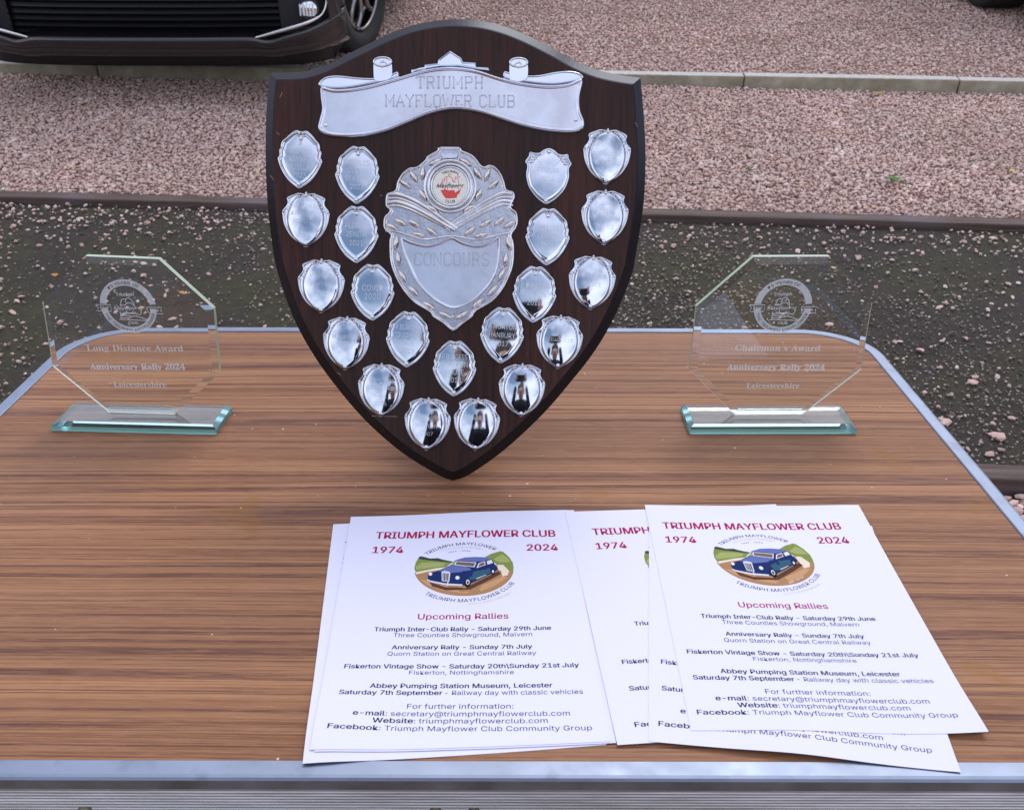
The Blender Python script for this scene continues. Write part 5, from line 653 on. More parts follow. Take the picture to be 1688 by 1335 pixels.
# centre plate
co = [(470, 92), (545, 90), (620, 92), (627, 112), (668, 128), (712, 155), (760, 214), (800, 204), (842, 216), (882, 262), (906, 322), (918, 364), (962, 378), (972, 420), (948, 478), (984, 510), (993, 575), (978, 622), (952, 662), (968, 720), (964, 850), (930, 950), (888, 1024), (826, 1092), (726, 1152), (700, 1192), (642, 1234), (575, 1283),
      (505, 1232), (442, 1192), (420, 1160), (330, 1108), (262, 1040), (214, 965), (180, 890), (162, 815), (158, 700), (165, 665), (122, 622), (123, 548), (158, 508), (134, 480), (132, 425), (145, 392), (195, 372), (206, 320), (240, 262), (285, 226), (330, 220), (384, 178), (398, 152), (438, 128), (466, 112)]
cpo = ccw(cat([z3(*p) for p in co], 3))
M_field = mat('shaded_silver_ground', (.50, .50, .55), .2, 1); bump(M_field, noise(M_field, 160, None, 4), .5, .0008)  # recessed ground coloured darker, standing in for shade behind the relief
mb = MB(); rings(mb, [(cpo, TH), (inset(cpo, .0004), TH+.0026), (inset(cpo, .0014), TH+.0042), (inset(cpo, .0024), TH+.0030), (inset(cpo, .0032), TH+.0010), (inset(cpo, .0038), TH+.0014)], True, 0, 1)
ce = mb.build('centre_plate', [M_cast, M_field], sh, True)
def leaf3(parent, x, y, ang, l=.0075, w_=.0026, h=.0036, m=M_warm, zf=z3):
    c = zf(x, y); a = R_(ang); rot = Matrix.Rotation(-a, 3, 'Y'); mb = MB(); V = []; Fc = []; nl, nw = 9, 6
    for i in range(nl+1):
        t = i/nl; hw = w_*math.sin(math.pi*t)**.8 + 1e-5
        for j in range(nw+1):
            s_ = j/nw*2-1; q = rot @ Vector(((t-.5)*2*l, 0, s_*hw)); V.append((c[0]+q.x, -TH-.0014 - h*(1-s_*s_)*math.sin(math.pi*t)**.6, c[1]+q.z))
    for i in range(nl):
        for j in range(nw): k = i*(nw+1)+j; Fc.append((k, k+nw+1, k+nw+2, k+1))
    return mesh('laurel_leaf', V, Fc, m, parent, True)
LV = [(262, 335, -35), (315, 285, -55), (372, 262, 85), (375, 405, -60), (440, 495, -35), (455, 190, 25), (650, 190, -30), (728, 262, -55), (790, 270, 68), (830, 335, 38), (735, 400, 62), (672, 490, 32),
      (232, 580, -25), (322, 588, -28), (180, 612, -28), (435, 640, -38), (350, 660, -12), (780, 585, 30), (870, 570, 42), (935, 590, 32), (680, 635, 36), (750, 662, 14),
      (203, 712, 80), (218, 815, -82), (248, 930, -58), (320, 1025, -42), (420, 1118, -30), (525, 1178, -25), (930, 712, -75), (912, 815, 82), (885, 915, 62), (825, 1020, 48), (730, 1100, 38), (630, 1178, 32)]
for x, y, a in LV: leaf3(ce, x, y, a, .0080 if y > 700 else .0078, .0031)
def curve3(parent, P, r, name='ribbon_band', m=M_cast, h=.0016, zf=z3, flat=.6):
    Q = cat(P, 6, False); W = [Vector((*[(c := zf(*q))[0], 0, c[1]],)) for q in Q]; W = [Vector((v_.x, -TH-h, v_.z)) for v_ in W]; K = len(W)
    return MB().tube(W, r, 8, rad=[r*(.45+.55*math.sin(math.pi*min(1, (i+2)/(K*.5)))) if i < K*.25 else r for i in range(K)]).build(name, m, parent, True)
for k, dy in enumerate((0, 26, 52, 76)):
    curve3(ce, [(145, 402+dy), (220, 402+dy*.95), (320, 440+dy*.9), (430, 505+dy*.75), (520, 570+dy*.5), (600-k*6, 622+dy*.15)], .0026 if k % 2 == 0 else .0017)
    curve3(ce, [(958, 392+dy), (880, 392+dy*.95), (780, 440+dy*.9), (680, 505+dy*.75), (600, 560+dy*.6), (520+k*6, 615+dy*.2)], .0022 if k % 2 == 0 else .0016)
curve3(ce, [(135, 640), (200, 640), (300, 668), (400, 690), (560, 668), (720, 690), (830, 668), (950, 640)], .0011)
# medallion
mc = z3(552, 347); MR = abs(z3(667, 347)[0]-mc[0])
mb = MB()
for rr_, h_, tr in ((1.42, .0030, .0014), (1.20, .0042, .0012), (1.05, .0040, .0009)):
    mb.tube([Vector((mc[0] + MR*rr_*math.cos(t), -TH-h_, mc[1] + MR*rr_*math.sin(t))) for t in np.linspace(0, 2*math.pi, 49)[:-1]], tr, 8, True)
md = mb.build('medallion_rim', M_cast, ce, True)
circ = lambda r, n_=48: [(mc[0]+r*math.cos(2*math.pi*i/n_), mc[1]+r*math.sin(2*math.pi*i/n_)) for i in range(n_)]
mb = MB(); rings(mb, [(circ(MR*1.45), TH+.001), (circ(MR*1.36), TH+.0026), (circ(MR*1.0), TH+.0036)]); mb.build('medallion_seat', M_cast, ce, True)
mb = MB(); rings(mb, [(circ(MR), TH+.0036), (circ(MR*.98), TH+.0040)]); H0 = TH+.0040
zm = lambda x, y: (mc[0] + (x-730)/360*MR, mc[1] + (715-y)/360*MR)
def mtext(VF, m): flatadd(mb, VF, H0+.00012, m)
mtext(tarc('TRIUMPH', mc[0], mc[1], MR*.74, -34, 34, MR*.13, .02), 2); mtext(tarc('CLUB', mc[0], mc[1], MR*.93, -18, 18, MR*.14, .02, True), 2)
V, Fc = tfit('Mayflower', zm(450, 0)[0], zm(1010, 0)[0], zm(0, 745)[1], zm(0, 672)[1], .01, .35); mb.add([(v_[0], -H0-.0003, v_[1]) for v_ in V], Fc, 2)
hull = ccw([zm(*p) for p in [(535, 800), (600, 790), (620, 775), (700, 800), (815, 795), (830, 850), (900, 800), (945, 775), (920, 850), (870, 900), (860, 948), (700, 965), (640, 960), (590, 900)]])
mb.add([(p[0], -H0-.00012, p[1]) for p in hull], [tuple(range(len(hull)))], 1)
for P in ([(575, 760), (575, 580), (640, 600)], [(600, 660), (620, 545), (700, 520), (765, 550), (790, 640)], [(655, 530), (670, 600), (640, 670), (720, 650)], [(700, 520), (705, 465), (750, 490), (710, 500)], [(790, 640), (840, 560), (900, 600), (905, 690)], [(835, 560), (830, 530), (870, 545)], [(885, 560), (880, 500), (935, 540), (890, 545)], [(850, 640), (800, 630)], [(905, 690), (880, 760), (945, 775)], [(540, 660), (580, 650)], [(780, 690), (770, 770)], [(660, 690), (680, 780)]):
    V, Fc = ribbon([zm(*p) for p in P], MR*.032); mb.add([(v_[0], -H0-.0001, v_[1]) for v_ in V], Fc, 1)
mb.build('enamel_disc', [M_white, M_red, M_black], ce)
# inner shield
io = [(232, 672), (300, 700), (400, 722), (480, 704), (562, 670), (640, 704), (730, 722), (810, 700), (872, 662), (880, 760), (862, 880), (820, 970), (750, 1050), (670, 1110), (580, 1140), (500, 1115), (420, 1060), (340, 975), (290, 880), (250, 780)]
iso = ccw(cat([z3(*p) for p in io], 4))
mb = MB(); rings(mb, [(iso, TH+.001), (inset(iso, .0006), TH+.0034), (inset(iso, .0014), TH+.0040), (inset(iso, .0024), TH+.0030), (inset(iso, .0034), TH+.0020)]); isd = mb.build('inscription_shield', M_satin, ce, True)
slabtext('CONCOURS', 322, 806, 858, 778, TH+.0022, isd, z3, .00045, 1.1)
rivet(ce, *z3(548, 152), TH+.002, .0014); rivet(ce, *z3(572, 1188), TH+.002, .0014)
mb = MB()
bw = ccw([z3(*p) for p in [(485, 125), (520, 140), (548, 128), (580, 140), (602, 125), (598, 165), (560, 172), (500, 170)]]); rings(mb, [(bw, TH+.0014), (inset(bw, .0006), TH+.0034)]); mb.build('ribbon_knot', M_chrome, ce, True)

# annual plaques
PXM = .000626
HA = [(0, 44.2), (5, 45.5), (10, 45.3), (17.6, 39.5), (25, 32), (29.5, 27), (31.5, 19), (34, 12), (33, 6), (35.6, .5), (34.6, -5), (31, -14), (25, -24.5), (17, -34), (8, -41)]
HB = [(0, 44.5), (2.5, 41), (7, 40.6), (12, 41.8), (20, 39), (30.5, 33.5), (29.5, 26), (32, 20), (37.6, 13), (37.4, 5), (35.5, -6), (32, -15), (25, -26), (14, -36)]
HC_ = [(0, 44), (8, 41.5), (15, 36.5), (22, 35.4), (30.5, 36.5), (32, 30), (37, 21), (33.4, 14), (34.4, 2), (32.5, -8), (28.5, -19), (20, -30), (11, -38)]
def closed(Hf, tip): return [(x*PXM, y*PXM) for x, y in Hf] + [(0, tip*PXM)] + [(-x*PXM, y*PXM) for x, y in reversed(Hf[1:])]
def domed(mb, O, prof, inner, h0, dome, n_r=7, m=0, ring_=0):
    R = [(O, TH-.0002)] + [(inset(O, d*PXM), TH + h) for d, h in prof]
    if ring_: R.append(([(p[0]*ring_, p[1]*ring_*.985) for p in inner], TH+.0019)); prof = prof + [0]
    R.append((inner, TH+h0)); cx_, cy_ = np.mean(np.array(inner), 0)
    for k in range(1, n_r):
        s_ = 1 - k/n_r; R.append(([(cx_ + (p[0]-cx_)*s_, cy_ + (p[1]-cy_)*s_) for p in inner], TH + h0))
    f0_ = len(mb.F); b0 = len(mb.V); nR = (len(R)-1)*len(inner); rings(mb, R, True, m); ax = max(abs(p[0]) for p in inner); ay = max(abs(p[1]) for p in inner); nn_ = len(inner)
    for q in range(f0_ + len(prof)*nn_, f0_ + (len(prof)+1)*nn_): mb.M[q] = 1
    for i in range(b0 + (1+len(prof))*len(inner), len(mb.V)):
        x, y, z = mb.V[i]; mb.V[i] = (x, y - dome*(1.0 - .5*(x/ax)**2 - .5*(z/ay)**2), z)
    return TH+h0+dome
def make_plaque(kind):
    mb = MB(); n_ = 4
    if kind == 'A':
        O = ccw(cat(closed(HA, -45), n_)); I = inset(O, 5.2*PXM); I = [(x*.97, y*.97) for x, y in I]
        hm = domed(mb, O, [(.5, .0016), (1.6, .0023), (3.0, .0021), (4.3, .0009)], I, .0008, .0009, 6)
    elif kind == 'B':
        O = ccw(cat(closed(HB, -44.5), n_)); N_ = len(O); 
        I = []
        for p in O:
            a = math.atan2(p[1]/1.0 - 0*PXM, p[0]); ca, sa = math.cos(a), math.sin(a)
            ry = 37 if sa > 0 else 40; rx = 27; e_ = 2.0 if sa > 0 else 1.7
            r_ = 1/((abs(ca)/rx)**e_ + (abs(sa)/ry)**e_)**(1/e_); I.append((r_*ca*PXM, r_*sa*PXM))
        hm = domed(mb, O, [(.5, .0016), (1.5, .0021), (2.8, .0010)], I, .0016, .0026, 9, ring_=1.10)
    else:
        O = ccw(cat(closed(HC_, -43.5), n_)); I = inset(O, 3.6*PXM)
        hm = domed(mb, O, [(.4, .0014), (1.3, .0020), (2.8, .0010)], I, .0009, .0012, 8)
    me = bpy.data.meshes.new('annual_plaque'); me.from_pydata(mb.V, [], mb.F); me.materials.append(M_chrome); me.materials.append(M_groove); me.polygons.foreach_set('material_index', mb.M); me.polygons.foreach_set('use_smooth', [True]*len(me.polygons)); me.update()
    d = MB()
    if kind == 'A':
        for sx in (-1, 1):
            d.tube([(sx*x*PXM, -TH-.0021, y*PXM) for x, y in cat([(2, 39), (4, 41.5), (8, 41), (14, 38), (22, 31.5), (28.5, 25), (30, 16)], 3, False)], .0009, 6)
            d.tube([(sx*x*PXM, -TH-.0020, y*PXM) for x, y in cat([(32, 10), (31, 4), (29.5, -1), (31.5, -5), (29, -8)], 3, False)], .0007, 6)
            for x, y, r_ in ((31.5, -2, .0013), (29.5, -10, .0011), (4.5, 37.5, .0011), (30.5, 15, .0010)): d.ell((sx*x*PXM, -TH-.0018, y*PXM), (r_, r_, r_), nu=8, nv=5)
    elif kind == 'B':
        for sx in (-1, 1):
            for k in range(5):
                x = 13+k*3.6; y = 34-k*5.0; d.ell((sx*x*PXM, -TH-.0016, y*PXM), (.0022, .0012, .0011), Matrix.Rotation(sx*R_(38), 3, 'Y').transposed() if False else Matrix.Rotation(-sx*R_(20-k*2), 3, 'Y'), nu=8, nv=5)
            d.tube([(sx*x*PXM, -TH-.0021, y*PXM) for x, y in cat([(2, 38), (8, 39.5), (16, 38.5), (27, 32)], 4, False)], .0008, 6)
            for x, y, r_ in ((5.5, 36, .0013), (10.5, 36, .0011), (35, 12, .0015)): d.ell((sx*x*PXM, -TH-.0020, y*PXM), (r_, r_, r_), nu=8, nv=5)
            d.tube([(sx*x*PXM, -TH-.0018, y*PXM) for x, y in cat([(34.5, 9), (33, -4), (29, -15), (21, -27), (11, -36), (1, -41)], 4, False)], .0007, 6)
        d.ell((0, -TH-.0026, 37*PXM), (.0018, .0018, .0020), nu=8, nv=6)
    else:
        for sx in (-1, 1):
            for k in range(4):
                x = 28-k*3.3; y = 20+k*4.2
                d.ell((sx*(x+2)*PXM, -TH-.0022, y*PXM), (.0020, .0010, .0009), Matrix.Rotation(-sx*R_(10), 3, 'Y'), nu=8, nv=5); d.ell((sx*(x-3)*PXM, -TH-.0024, (y+1)*PXM), (.0020, .0010, .0009), Matrix.Rotation(sx*R_(55), 3, 'Y'), nu=8, nv=5)
    dm = bpy.data.meshes.new('scrollwork'); dm.from_pydata(d.V, [], d.F); dm.materials.append(M_cast); dm.polygons.foreach_set('use_smooth', [True]*len(dm.polygons)); dm.update()
    rm = MB(); rm.ell((0, 0, 0), (.0021, .0017, .0021), nu=12, nv=8); rr2 = bpy.data.meshes.new('rivet'); rr2.from_pydata(rm.V, [], rm.F); rr2.materials.append(M_cast); rr2.polygons.foreach_set('use_smooth', [True]*len(rr2.polygons)); rr2.update()
    return me, dm, rr2, hm
KIT = {k: make_plaque(k) for k in 'ABC'}
def domeh(kind, x, y):
    ax, ay, h0, d = dict(B=(27, 40, .0016, .0026), A=(29.5, 39, .0008, .0009), C=(31, 40, .0009, .0012))[kind]
    return TH+h0+d*(1-.5*(x/(ax*PXM))**2-.5*(y/(ay*PXM))**2)
PL = [(493, 266, 'A', ['D', 'MILTON', 'KEYNES', 'MUSEUM', '2023']), (587.5, 291, 'A', ['PEEBLES', 'QUORN', 'STATION', '2022']), (503, 364, 'B', ['J.GOULD', 'KIMBOLTON', 'CASTLE', '2003']), (586.5, 389, 'A', ['PEEBLES', 'ZENITH', '2021']),
      (529, 473, 'B', ['M BARFIELD', 'BURTON', '2004']), (613.5, 484, 'A', ['COVID', '2020']), (570.5, 567, 'B', ['M BARFIELD', '2005']), (672, 561, 'A', ['P BURGESS', 'COUGHTON', 'HALL', '2019']),
      (628.5, 643.5, 'B', ['E', 'COPESON', 'STANFORD', 'HALL', '2006']), (749, 608.5, 'A', ['P BURGESS', 'CLAYDON', 'HOUSE', '2018']), (705, 699, 'B', ['E', 'COPESON', 'HATTON', '2007']), (786, 699, 'B', ['ARRAN', '2008']),
      (827, 553.5, 'A', ['P NORTON', 'HANBURY', '2017']), (860, 642.5, 'B', []), (921.5, 563, 'B', ['M BARFIELD']), (880, 486, 'A', ['P DANTON', 'HATTON', '2016']), (974.5, 465, 'B', ['M BARFIELD', 'PALACE']),
      (901, 391, 'A', ['R DAVIS', 'GRAND', '2015']), (995, 357.5, 'B', ['B JONES', '2012', 'BROUGHTON', 'CASTLE']), (900.5, 291, 'C', ['PEEBLES', '2014']), (998, 257.5, 'B', ['P JONES', 'RED HOUSE', 'CASTLE'])]
for px_, py_, kd, tx in PL:
    me, dm, rmsh, hm = KIT[kd]; a, b_ = SP(px_, py_); pq = link('annual_plaque', me, sh, (a, 0, b_), (0, R_(random.uniform(1, 4)), 0))
    link('scrollwork', dm, pq)
    yt_ = {'A': 33, 'B': 37, 'C': 38}[kd]; yb_ = -38 if kd != 'B' else -37.5
    link('rivet', rmsh, pq, (0, -TH-.0022, yt_*PXM)); link('rivet', rmsh, pq, (0, -TH-.0024, yb_*PXM))
    if tx:
        mb = MB(); nl = len(tx); sp_ = 12.5 if nl > 3 else 13.5; y0 = (nl-1)/2*sp_ + (1 if kd == 'A' else 3)
        for i, s_ in enumerate(tx):
            hgt = 8.0 if kd == 'A' else 6.2
            if tx[0] == 'COVID': hgt = 9.5
            V, Fc = text2d(s_, -.012 if kd == 'B' else -.004, 0, 1); wn_ = (V[:, 0].max()-V[:, 0].min())/CAP*hgt*(.80 if kd == 'A' else .95); wmax = 50 if kd == 'A' else 44; wn_ = min(wn_, wmax*(1 if abs(y0 - i*sp_) < 16 else .8))
            yc = (y0 - i*sp_); V, Fc = tfit(s_, -wn_/2*PXM, wn_/2*PXM, (yc-hgt/2)*PXM, (yc+hgt/2)*PXM, -.012 if kd == 'B' else -.004)
            mb.add([(v_[0], -domeh(kd, v_[0], v_[1])-.00022, v_[1]) for v_ in V], Fc)
        mb.build('engraved_name', M_grave2, pq)
# scratches on the board
M_scr = mat('pale_scratch', (.20, .14, .10), .6)
for (x, y, dx, dy, zf) in ((110, 350, -10, 22, z1), (85, 520, 14, 12, z1), (60, 705, 16, 20, z1), (1520, 120, 8, 6, z2), (1200, 860, 6, 3, z2), (352, 560, 16, 10, z2), (700, 870, 5, 3, z2), (1622, 470, 10, 20, z1), (500, 745, 110, 2, z2)):
    p = zf(x, y); q = zf(x+dx, y+dy); V, Fc = ribbon([p, ((p[0]+q[0])/2+.0004, (p[1]+q[1])/2), q], .0007); mbx = MB(); flatadd(mbx, (V, Fc), TH+.00015); mbx.build('scratch', M_scr, sh)

# ------------------------------------------------------------------ glass awards
def award(base_px, octa, ring, label, lines, yaw, bc, bw_, bd_, flip=1):
    r = tag(empty('glass_award', (bc[0], bc[1], 0), (0, 0, yaw)), label, 'glass award', 'octagonal glass awards on the table')
    bh = .010; mb = MB(); x, y = bw_/2, bd_/2; e = .0055
    mb.add([(-x, -y, 0), (x, -y, 0), (x, y, 0), (-x, y, 0), (-x, -y, bh-.004), (x, -y, bh-.004), (x, y, bh-.004), (-x, y, bh-.004), (-x+e, -y+e, bh), (x-e, -y+e, bh), (x-e, y-e, bh), (-x+e, y-e, bh)],
           [(3, 2, 1, 0), (0, 1, 5, 4), (1, 2, 6, 5), (2, 3, 7, 6), (3, 0, 4, 7), (4, 5, 9, 8), (5, 6, 10, 9), (6, 7, 11, 10), (7, 4, 8, 11), (8, 9, 10, 11)])
    for q in (1, 2, 3, 4, 6, 8): mb.M[q] = 1
    mb.build('glass_base', [M_gbase, M_gedge], r, loc=(0, 0, .0006))
    c, s = math.cos(yaw), math.sin(yaw); fw = Vector((-s, c, 0))
    def loc(px, py, h=0): 
        p = hit(px, py, Vector((bc[0], bc[1], 0)) - fw*h, fw) - Vector((bc[0], bc[1], 0)); return (p.x*c + p.y*s, p.z)
    O = ccw([loc(*p) for p in octa]); zmin = min(p[1] for p in O); dz = bh+.0010-zmin; O = [(p[0], p[1]+dz) for p in O]
    t = .004; mb = MB(); I = inset(O, .0075)
    rings(mb, [(O, -t), (O, t-.0016), (I, t)], True)
    for q in range(len(O)): mb.M[q] = 1
    pass
    mb.add([(p[0], t, p[1]) for p in O], [tuple(reversed(range(len(O))))])
    bm = bmesh.new(); me = bpy.data.meshes.new('p')
    pn = mb.build('glass_panel', [M_glass, M_pedge], r); bm.from_mesh(pn.data); bmesh.ops.remove_doubles(bm, verts=bm.verts, dist=1e-5); bmesh.ops.recalc_face_normals(bm, faces=bm.faces); bm.to_mesh(pn.data); bm.free()
    for ob_ in (r.children[0],):
        bm = bmesh.new(); bm.from_mesh(ob_.data); bmesh.ops.recalc_face_normals(bm, faces=bm.faces); bm.to_mesh(ob_.data); bm.free()
    H = t + .0003; cx_, cy_ = loc(*ring[:2], t); cy_ += dz; RR = abs(loc(ring[0]+ring[2], ring[1], t)[0]-cx_); zz = lambda X, Y: (cx_ + (X-815)/600*RR, cy_ + (640-Y)/600*RR)
    em = MB(); ro = disc(cx_, cy_, RR, RR, 64); rin = disc(cx_, cy_, RR*.77, RR*.77, 64)
    skip = lambda i: abs(math.sin(2*math.pi*(i+.5)/64)) < .12
    em.add([(p[0], -H, p[1]) for p in ro+rin], [(i, i+64, (i+1) % 64+64, (i+1) % 64) for i in range(64) if not skip(i)])
    flatadd(em, tarc('75 YEARS OF', cx_, cy_, RR*.83, -42, 34, RR*.10, .02), H+.0002, 2); flatadd(em, tarc('THE TRIUMPH MAYFLOWER', cx_, cy_, RR*.94, -74, 74, RR*.10, .02, True), H+.0002, 2)
    for s_, X0, X1 in (('1949', 150, 440), ('2024', 1210, 1500)):
        P = [(X0, 610), (X1, 610), (X1-(0 if X0 > 800 else 0), 685), (X1, 760), (X0, 760), (X0, 610)]; 
        P = [(120, 610), (440, 610), (430, 755), (140, 755), (165, 680), (120, 610)] if X0 < 800 else [(1205, 650), (1525, 650), (1495, 720), (1530, 795), (1225, 780), (1205, 650)]
        flatadd(em, ribbon([zz(*p) for p in P], RR*.025), H, 1); yb = 705 if X0 < 800 else 740
        flatadd(em, tfit(s_, zz(X0+55, 0)[0], zz(X1-50, 0)[0], zz(0, yb)[1], zz(0, yb-60)[1], .02), H, 1)
    flatadd(em, tfit('Triumph', zz(590, 0)[0], zz(970, 0)[0], zz(0, 405)[1], zz(0, 335)[1], .03), H, 1); flatadd(em, tfit('Club', zz(755, 0)[0], zz(960, 0)[0], zz(0, 1035)[1], zz(0, 975)[1], .03), H, 1)
    flatadd(em, tfit('Mayflower', zz(485, 0)[0], zz(1110, 0)[0], zz(0, 715)[1], zz(0, 640)[1], .01, .35), H, 1)
    for P in ([(770, 550), (790, 470), (845, 440), (900, 480), (940, 560), (945, 610)], [(650, 620), (690, 490), (765, 470)], [(745, 610), (800, 560), (880, 560), (935, 600), (970, 680)], [(640, 620), (760, 610)], [(615, 760), (615, 930), (740, 940), (830, 875), (920, 850), (1060, 890), (1200, 955)], [(615, 800), (965, 800), (960, 850)], [(620, 845), (830, 850)], [(620, 895), (790, 900)], [(570, 935), (1200, 955)], [(1080, 700), (1075, 770), (1030, 825), (975, 790)], [(755, 730), (760, 790)], [(890, 740), (900, 790)], [(690, 770), (800, 790), (960, 770)]):
        flatadd(em, ribbon([zz(*p) for p in P], RR*.028), H, 1)
    em.build('etched_emblem', [M_etch, M_etchl, M_etchd], r)
    for s_, x0_, x1_, yt2, yb2, bo_ in lines:
        A = loc(x0_, yb2, t); B = loc(x1_, yb2, t); C_ = loc((x0_+x1_)/2, yt2, t); D_ = loc((x0_+x1_)/2, yb2, t)
        V, Fc = tfit(s_, A[0], B[0], 0, C_[1]-D_[1], bo_, 0, SERIF); V[:, 1] += A[1] + dz + (V[:, 0]-A[0])*(B[1]-A[1])/(B[0]-A[0]); em2 = MB(); flatadd(em2, (V, Fc), H); em2.build('etched_wording', M_etchl, r)
    return r
q4 = lambda x, y: (x/3.517, 400 + y/3.517); q5 = lambda x, y: (1080 + x/3.517, 400 + y/3.517)
award(None, [q4(*p) for p in [(498, 105), (922, 120), (1242, 405), (1278, 775), (1018, 1015), (640, 1005), (312, 740), (252, 372)]], (*q4(745, 398), 46), 'left octagonal glass award etched Long Distance Award on a green glass base',
      [('Long Distance Award', q4(508, 0)[0], q4(1065, 0)[0], q4(0, 618)[1], q4(0, 655)[1], 0), ('Anniversary Rally 2024', q4(527, 0)[0], q4(1078, 0)[0], q4(0, 725)[1], q4(0, 762)[1], .02), ('Leicestershire', q4(665, 0)[0], q4(968, 0)[0], q4(0, 828)[1], q4(0, 863)[1], 0)], R_(-2.5), (-.425, .984), .189, .058)
award(None, [q5(*p) for p in [(562, 90), (1000, 86), (1248, 352), (1185, 738), (850, 998), (460, 1002), (197, 748), (232, 378)]], (*q5(735, 378), 47.5), 'right octagonal glass award etched Chairman\'s Award on a green glass base',
      [("Chairman's Award", q5(458, 0)[0], q5(950, 0)[0], q5(0, 598)[1], q5(0, 636)[1], 0), ('Anniversary Rally 2024', q5(412, 0)[0], q5(978, 0)[0], q5(0, 710)[1], q5(0, 747)[1], .02), ('Leicestershire', q5(525, 0)[0], q5(832, 0)[0], q5(0, 818)[1], q5(0, 850)[1], 0)], R_(.5), (.294, .985), .189, .058)

# ------------------------------------------------------------------ parked cars
M_paint = mat('black_car_paint', (.012, .011, .013), .22, .3, Coat_Weight=1.0, Coat_Roughness=.04)
M_plast = mat('black_bumper_plastic', (.018, .018, .02), .45); M_grl = mat('grille_black', (.008, .008, .012), .4); M_crm = mat('car_chrome', (.75, .74, .74), .12, 1)
M_tyre = mat('tyre_rubber', (.02, .02, .021), .85); M_rim = mat('dark_alloy', (.32, .30, .30), .3, .85); M_rimd = mat('black_alloy_backing', (.012, .012, .013), .6); M_lens = mat('clear_lamp_lens', (.85, .87, .9), .08, 0, Coat_Weight=1)
M_lensr = mat('lamp_reflector', (.8, .82, .85), .15, 1); M_win = mat('tinted_car_glass', (.01, .012, .014), .05, 0, Coat_Weight=1)
CARY, CARX = 3.78, -1.372
def car(name_label, X, Y, yaw):
    r = tag(empty('parked_car', (X, Y, gz(Y)+.012), (math.atan(SL), 0, yaw)), name_label, 'car', None)
    HW = .84; LZ = .247
    plan = lambda s: .02 + .10*abs(s)**3 + .30*max(0, abs(s)-.72)**2/.0784      # how the nose wraps back
    def skin(prof, name, m, s0=-1, s1=1, ns=48, smooth=True, parent=r, thick=0):
        V = []; Fc = []; kp = len(prof)
        for i in range(ns+1):
            s_ = s0 + (s1-s0)*i/ns; P = prof if not callable(prof) else prof
            for dy, z in P: V.append((s_*HW*(1 - .0*z), plan(s_)+dy, z + .045*max(0, abs(s_)-.6)**2*6*(1 if z < .5 else 0)))
        for i in range(ns):
            for k in range(kp-1): q = i*kp+k; Fc.append((q, q+kp, q+kp+1, q+1))
        return mesh(name, V, Fc, m, parent, smooth)
    # body shell as loft over stations along the car (y back)
    st_ = [(.30, .72, .60, .76), (.60, .76, .56, .84), (1.25, .78, .50, .96), (1.55, .85, .38, 1.12), (2.0, .85, .36, 1.42), (2.6, .85, .36, 1.50), (3.3, .84, .36, 1.47), (3.75, .82, .40, 1.20), (4.05, .78, .45, .95), (4.15, .70, .5, .8)]
    V = []; Fc = []; kk = 0
    for (y, hw, zl, zt) in st_:
        waist = min(zt, .92); ring_ = [(-hw*.97, zl), (-hw, (zl+waist)/2), (-hw*.98, waist)]
        if zt > 1.0: ring_ += [(-hw*.80, zt-.06), (-hw*.55, zt), (hw*.55, zt), (hw*.80, zt-.06)]
        else: ring_ += [(-hw*.92, zt-.005+.02), (-hw*.5, zt+.03), (hw*.5, zt+.03), (hw*.92, zt+.015)]
        ring_ += [(hw*.98, waist), (hw, (zl+waist)/2), (hw*.97, zl)]; V += [(x, y, z) for x, z in ring_]; kk = len(ring_)
    for i in range(len(st_)-1):
        for k in range(kk): q = i*kk+k; q2 = i*kk+(k+1) % kk; Fc.append((q, q+kk, q2+kk, q2))
    Fc += [tuple(reversed(range(kk))), tuple(range((len(st_)-1)*kk, len(st_)*kk))]
    mesh('body', V, Fc, M_paint, r, True)
    ws = mesh('windscreen', [(-.66, 1.52, 1.13), (.66, 1.52, 1.13), (.56, 1.97, 1.43), (-.56, 1.97, 1.43)], [(0, 1, 2, 3)], M_win, r)
    for sx in (-1, 1): mesh('side_window', [(sx*.845, 1.75, .98), (sx*.845, 3.3, .98), (sx*.70, 3.1, 1.38), (sx*.70, 2.1, 1.38)], [(0, 1, 2, 3)], M_win, r)
    # nose
    skin([(.12, .62), (.03, .58), (.0, .50), (.02, .46)], 'bonnet_edge', M_paint)
    skin([(.10, .50), (.09, .25), (.07, .242)], 'grille', M_grl, -.62, .62)
    for k in range(8): 
        z = .255 + k*.023; V = []; Fc = []; ns = 24
        for i in range(ns+1):
            s_ = -.60 + 1.20*i/ns; V += [(s_*HW, plan(s_)+.058, z), (s_*HW, plan(s_)+.066, z-.007), (s_*HW, plan(s_)+.085, z-.004)]
        for i in range(ns): q = i*3; Fc += [(q, q+3, q+4, q+1), (q+1, q+4, q+5, q+2)]
        mesh('grille_slat', V, Fc, M_grl, r, True)
    # lower lip: dips near +-.5 then sweeps up to the corners
    def lipz(s_):
        a = abs(s_); z = LZ - .012*math.exp(-((a-.555)/.05)**2); return z + (.52*max(0, a-.56)**1.75 if a > .56 else 0)
    V = []; Fc = []; ns = 80; pr = [(.075, .016), (.03, .014), (.004, .005), (0, -.004), (.006, -.018), (.022, -.034), (.030, -.040), (.026, -.046), (.034, -.062), (.10, -.088), (.25, -.095)]
    for i in range(ns+1):
        s_ = -.875 + 1.75*i/ns; lz = lipz(s_)
        for j, (dy, dz_) in enumerate(pr):
            f = 1 if j < 6 else 1; zz_ = lz + dz_ if j < 5 else (LZ + .45*(lz-LZ)) + dz_
            V.append((s_*HW, plan(s_)+dy + (.0), zz_))
    kp = len(pr)
    for i in range(ns):
        for k in range(kp-1): q = i*kp+k; Fc.append((q, q+1, q+kp+1, q+kp))
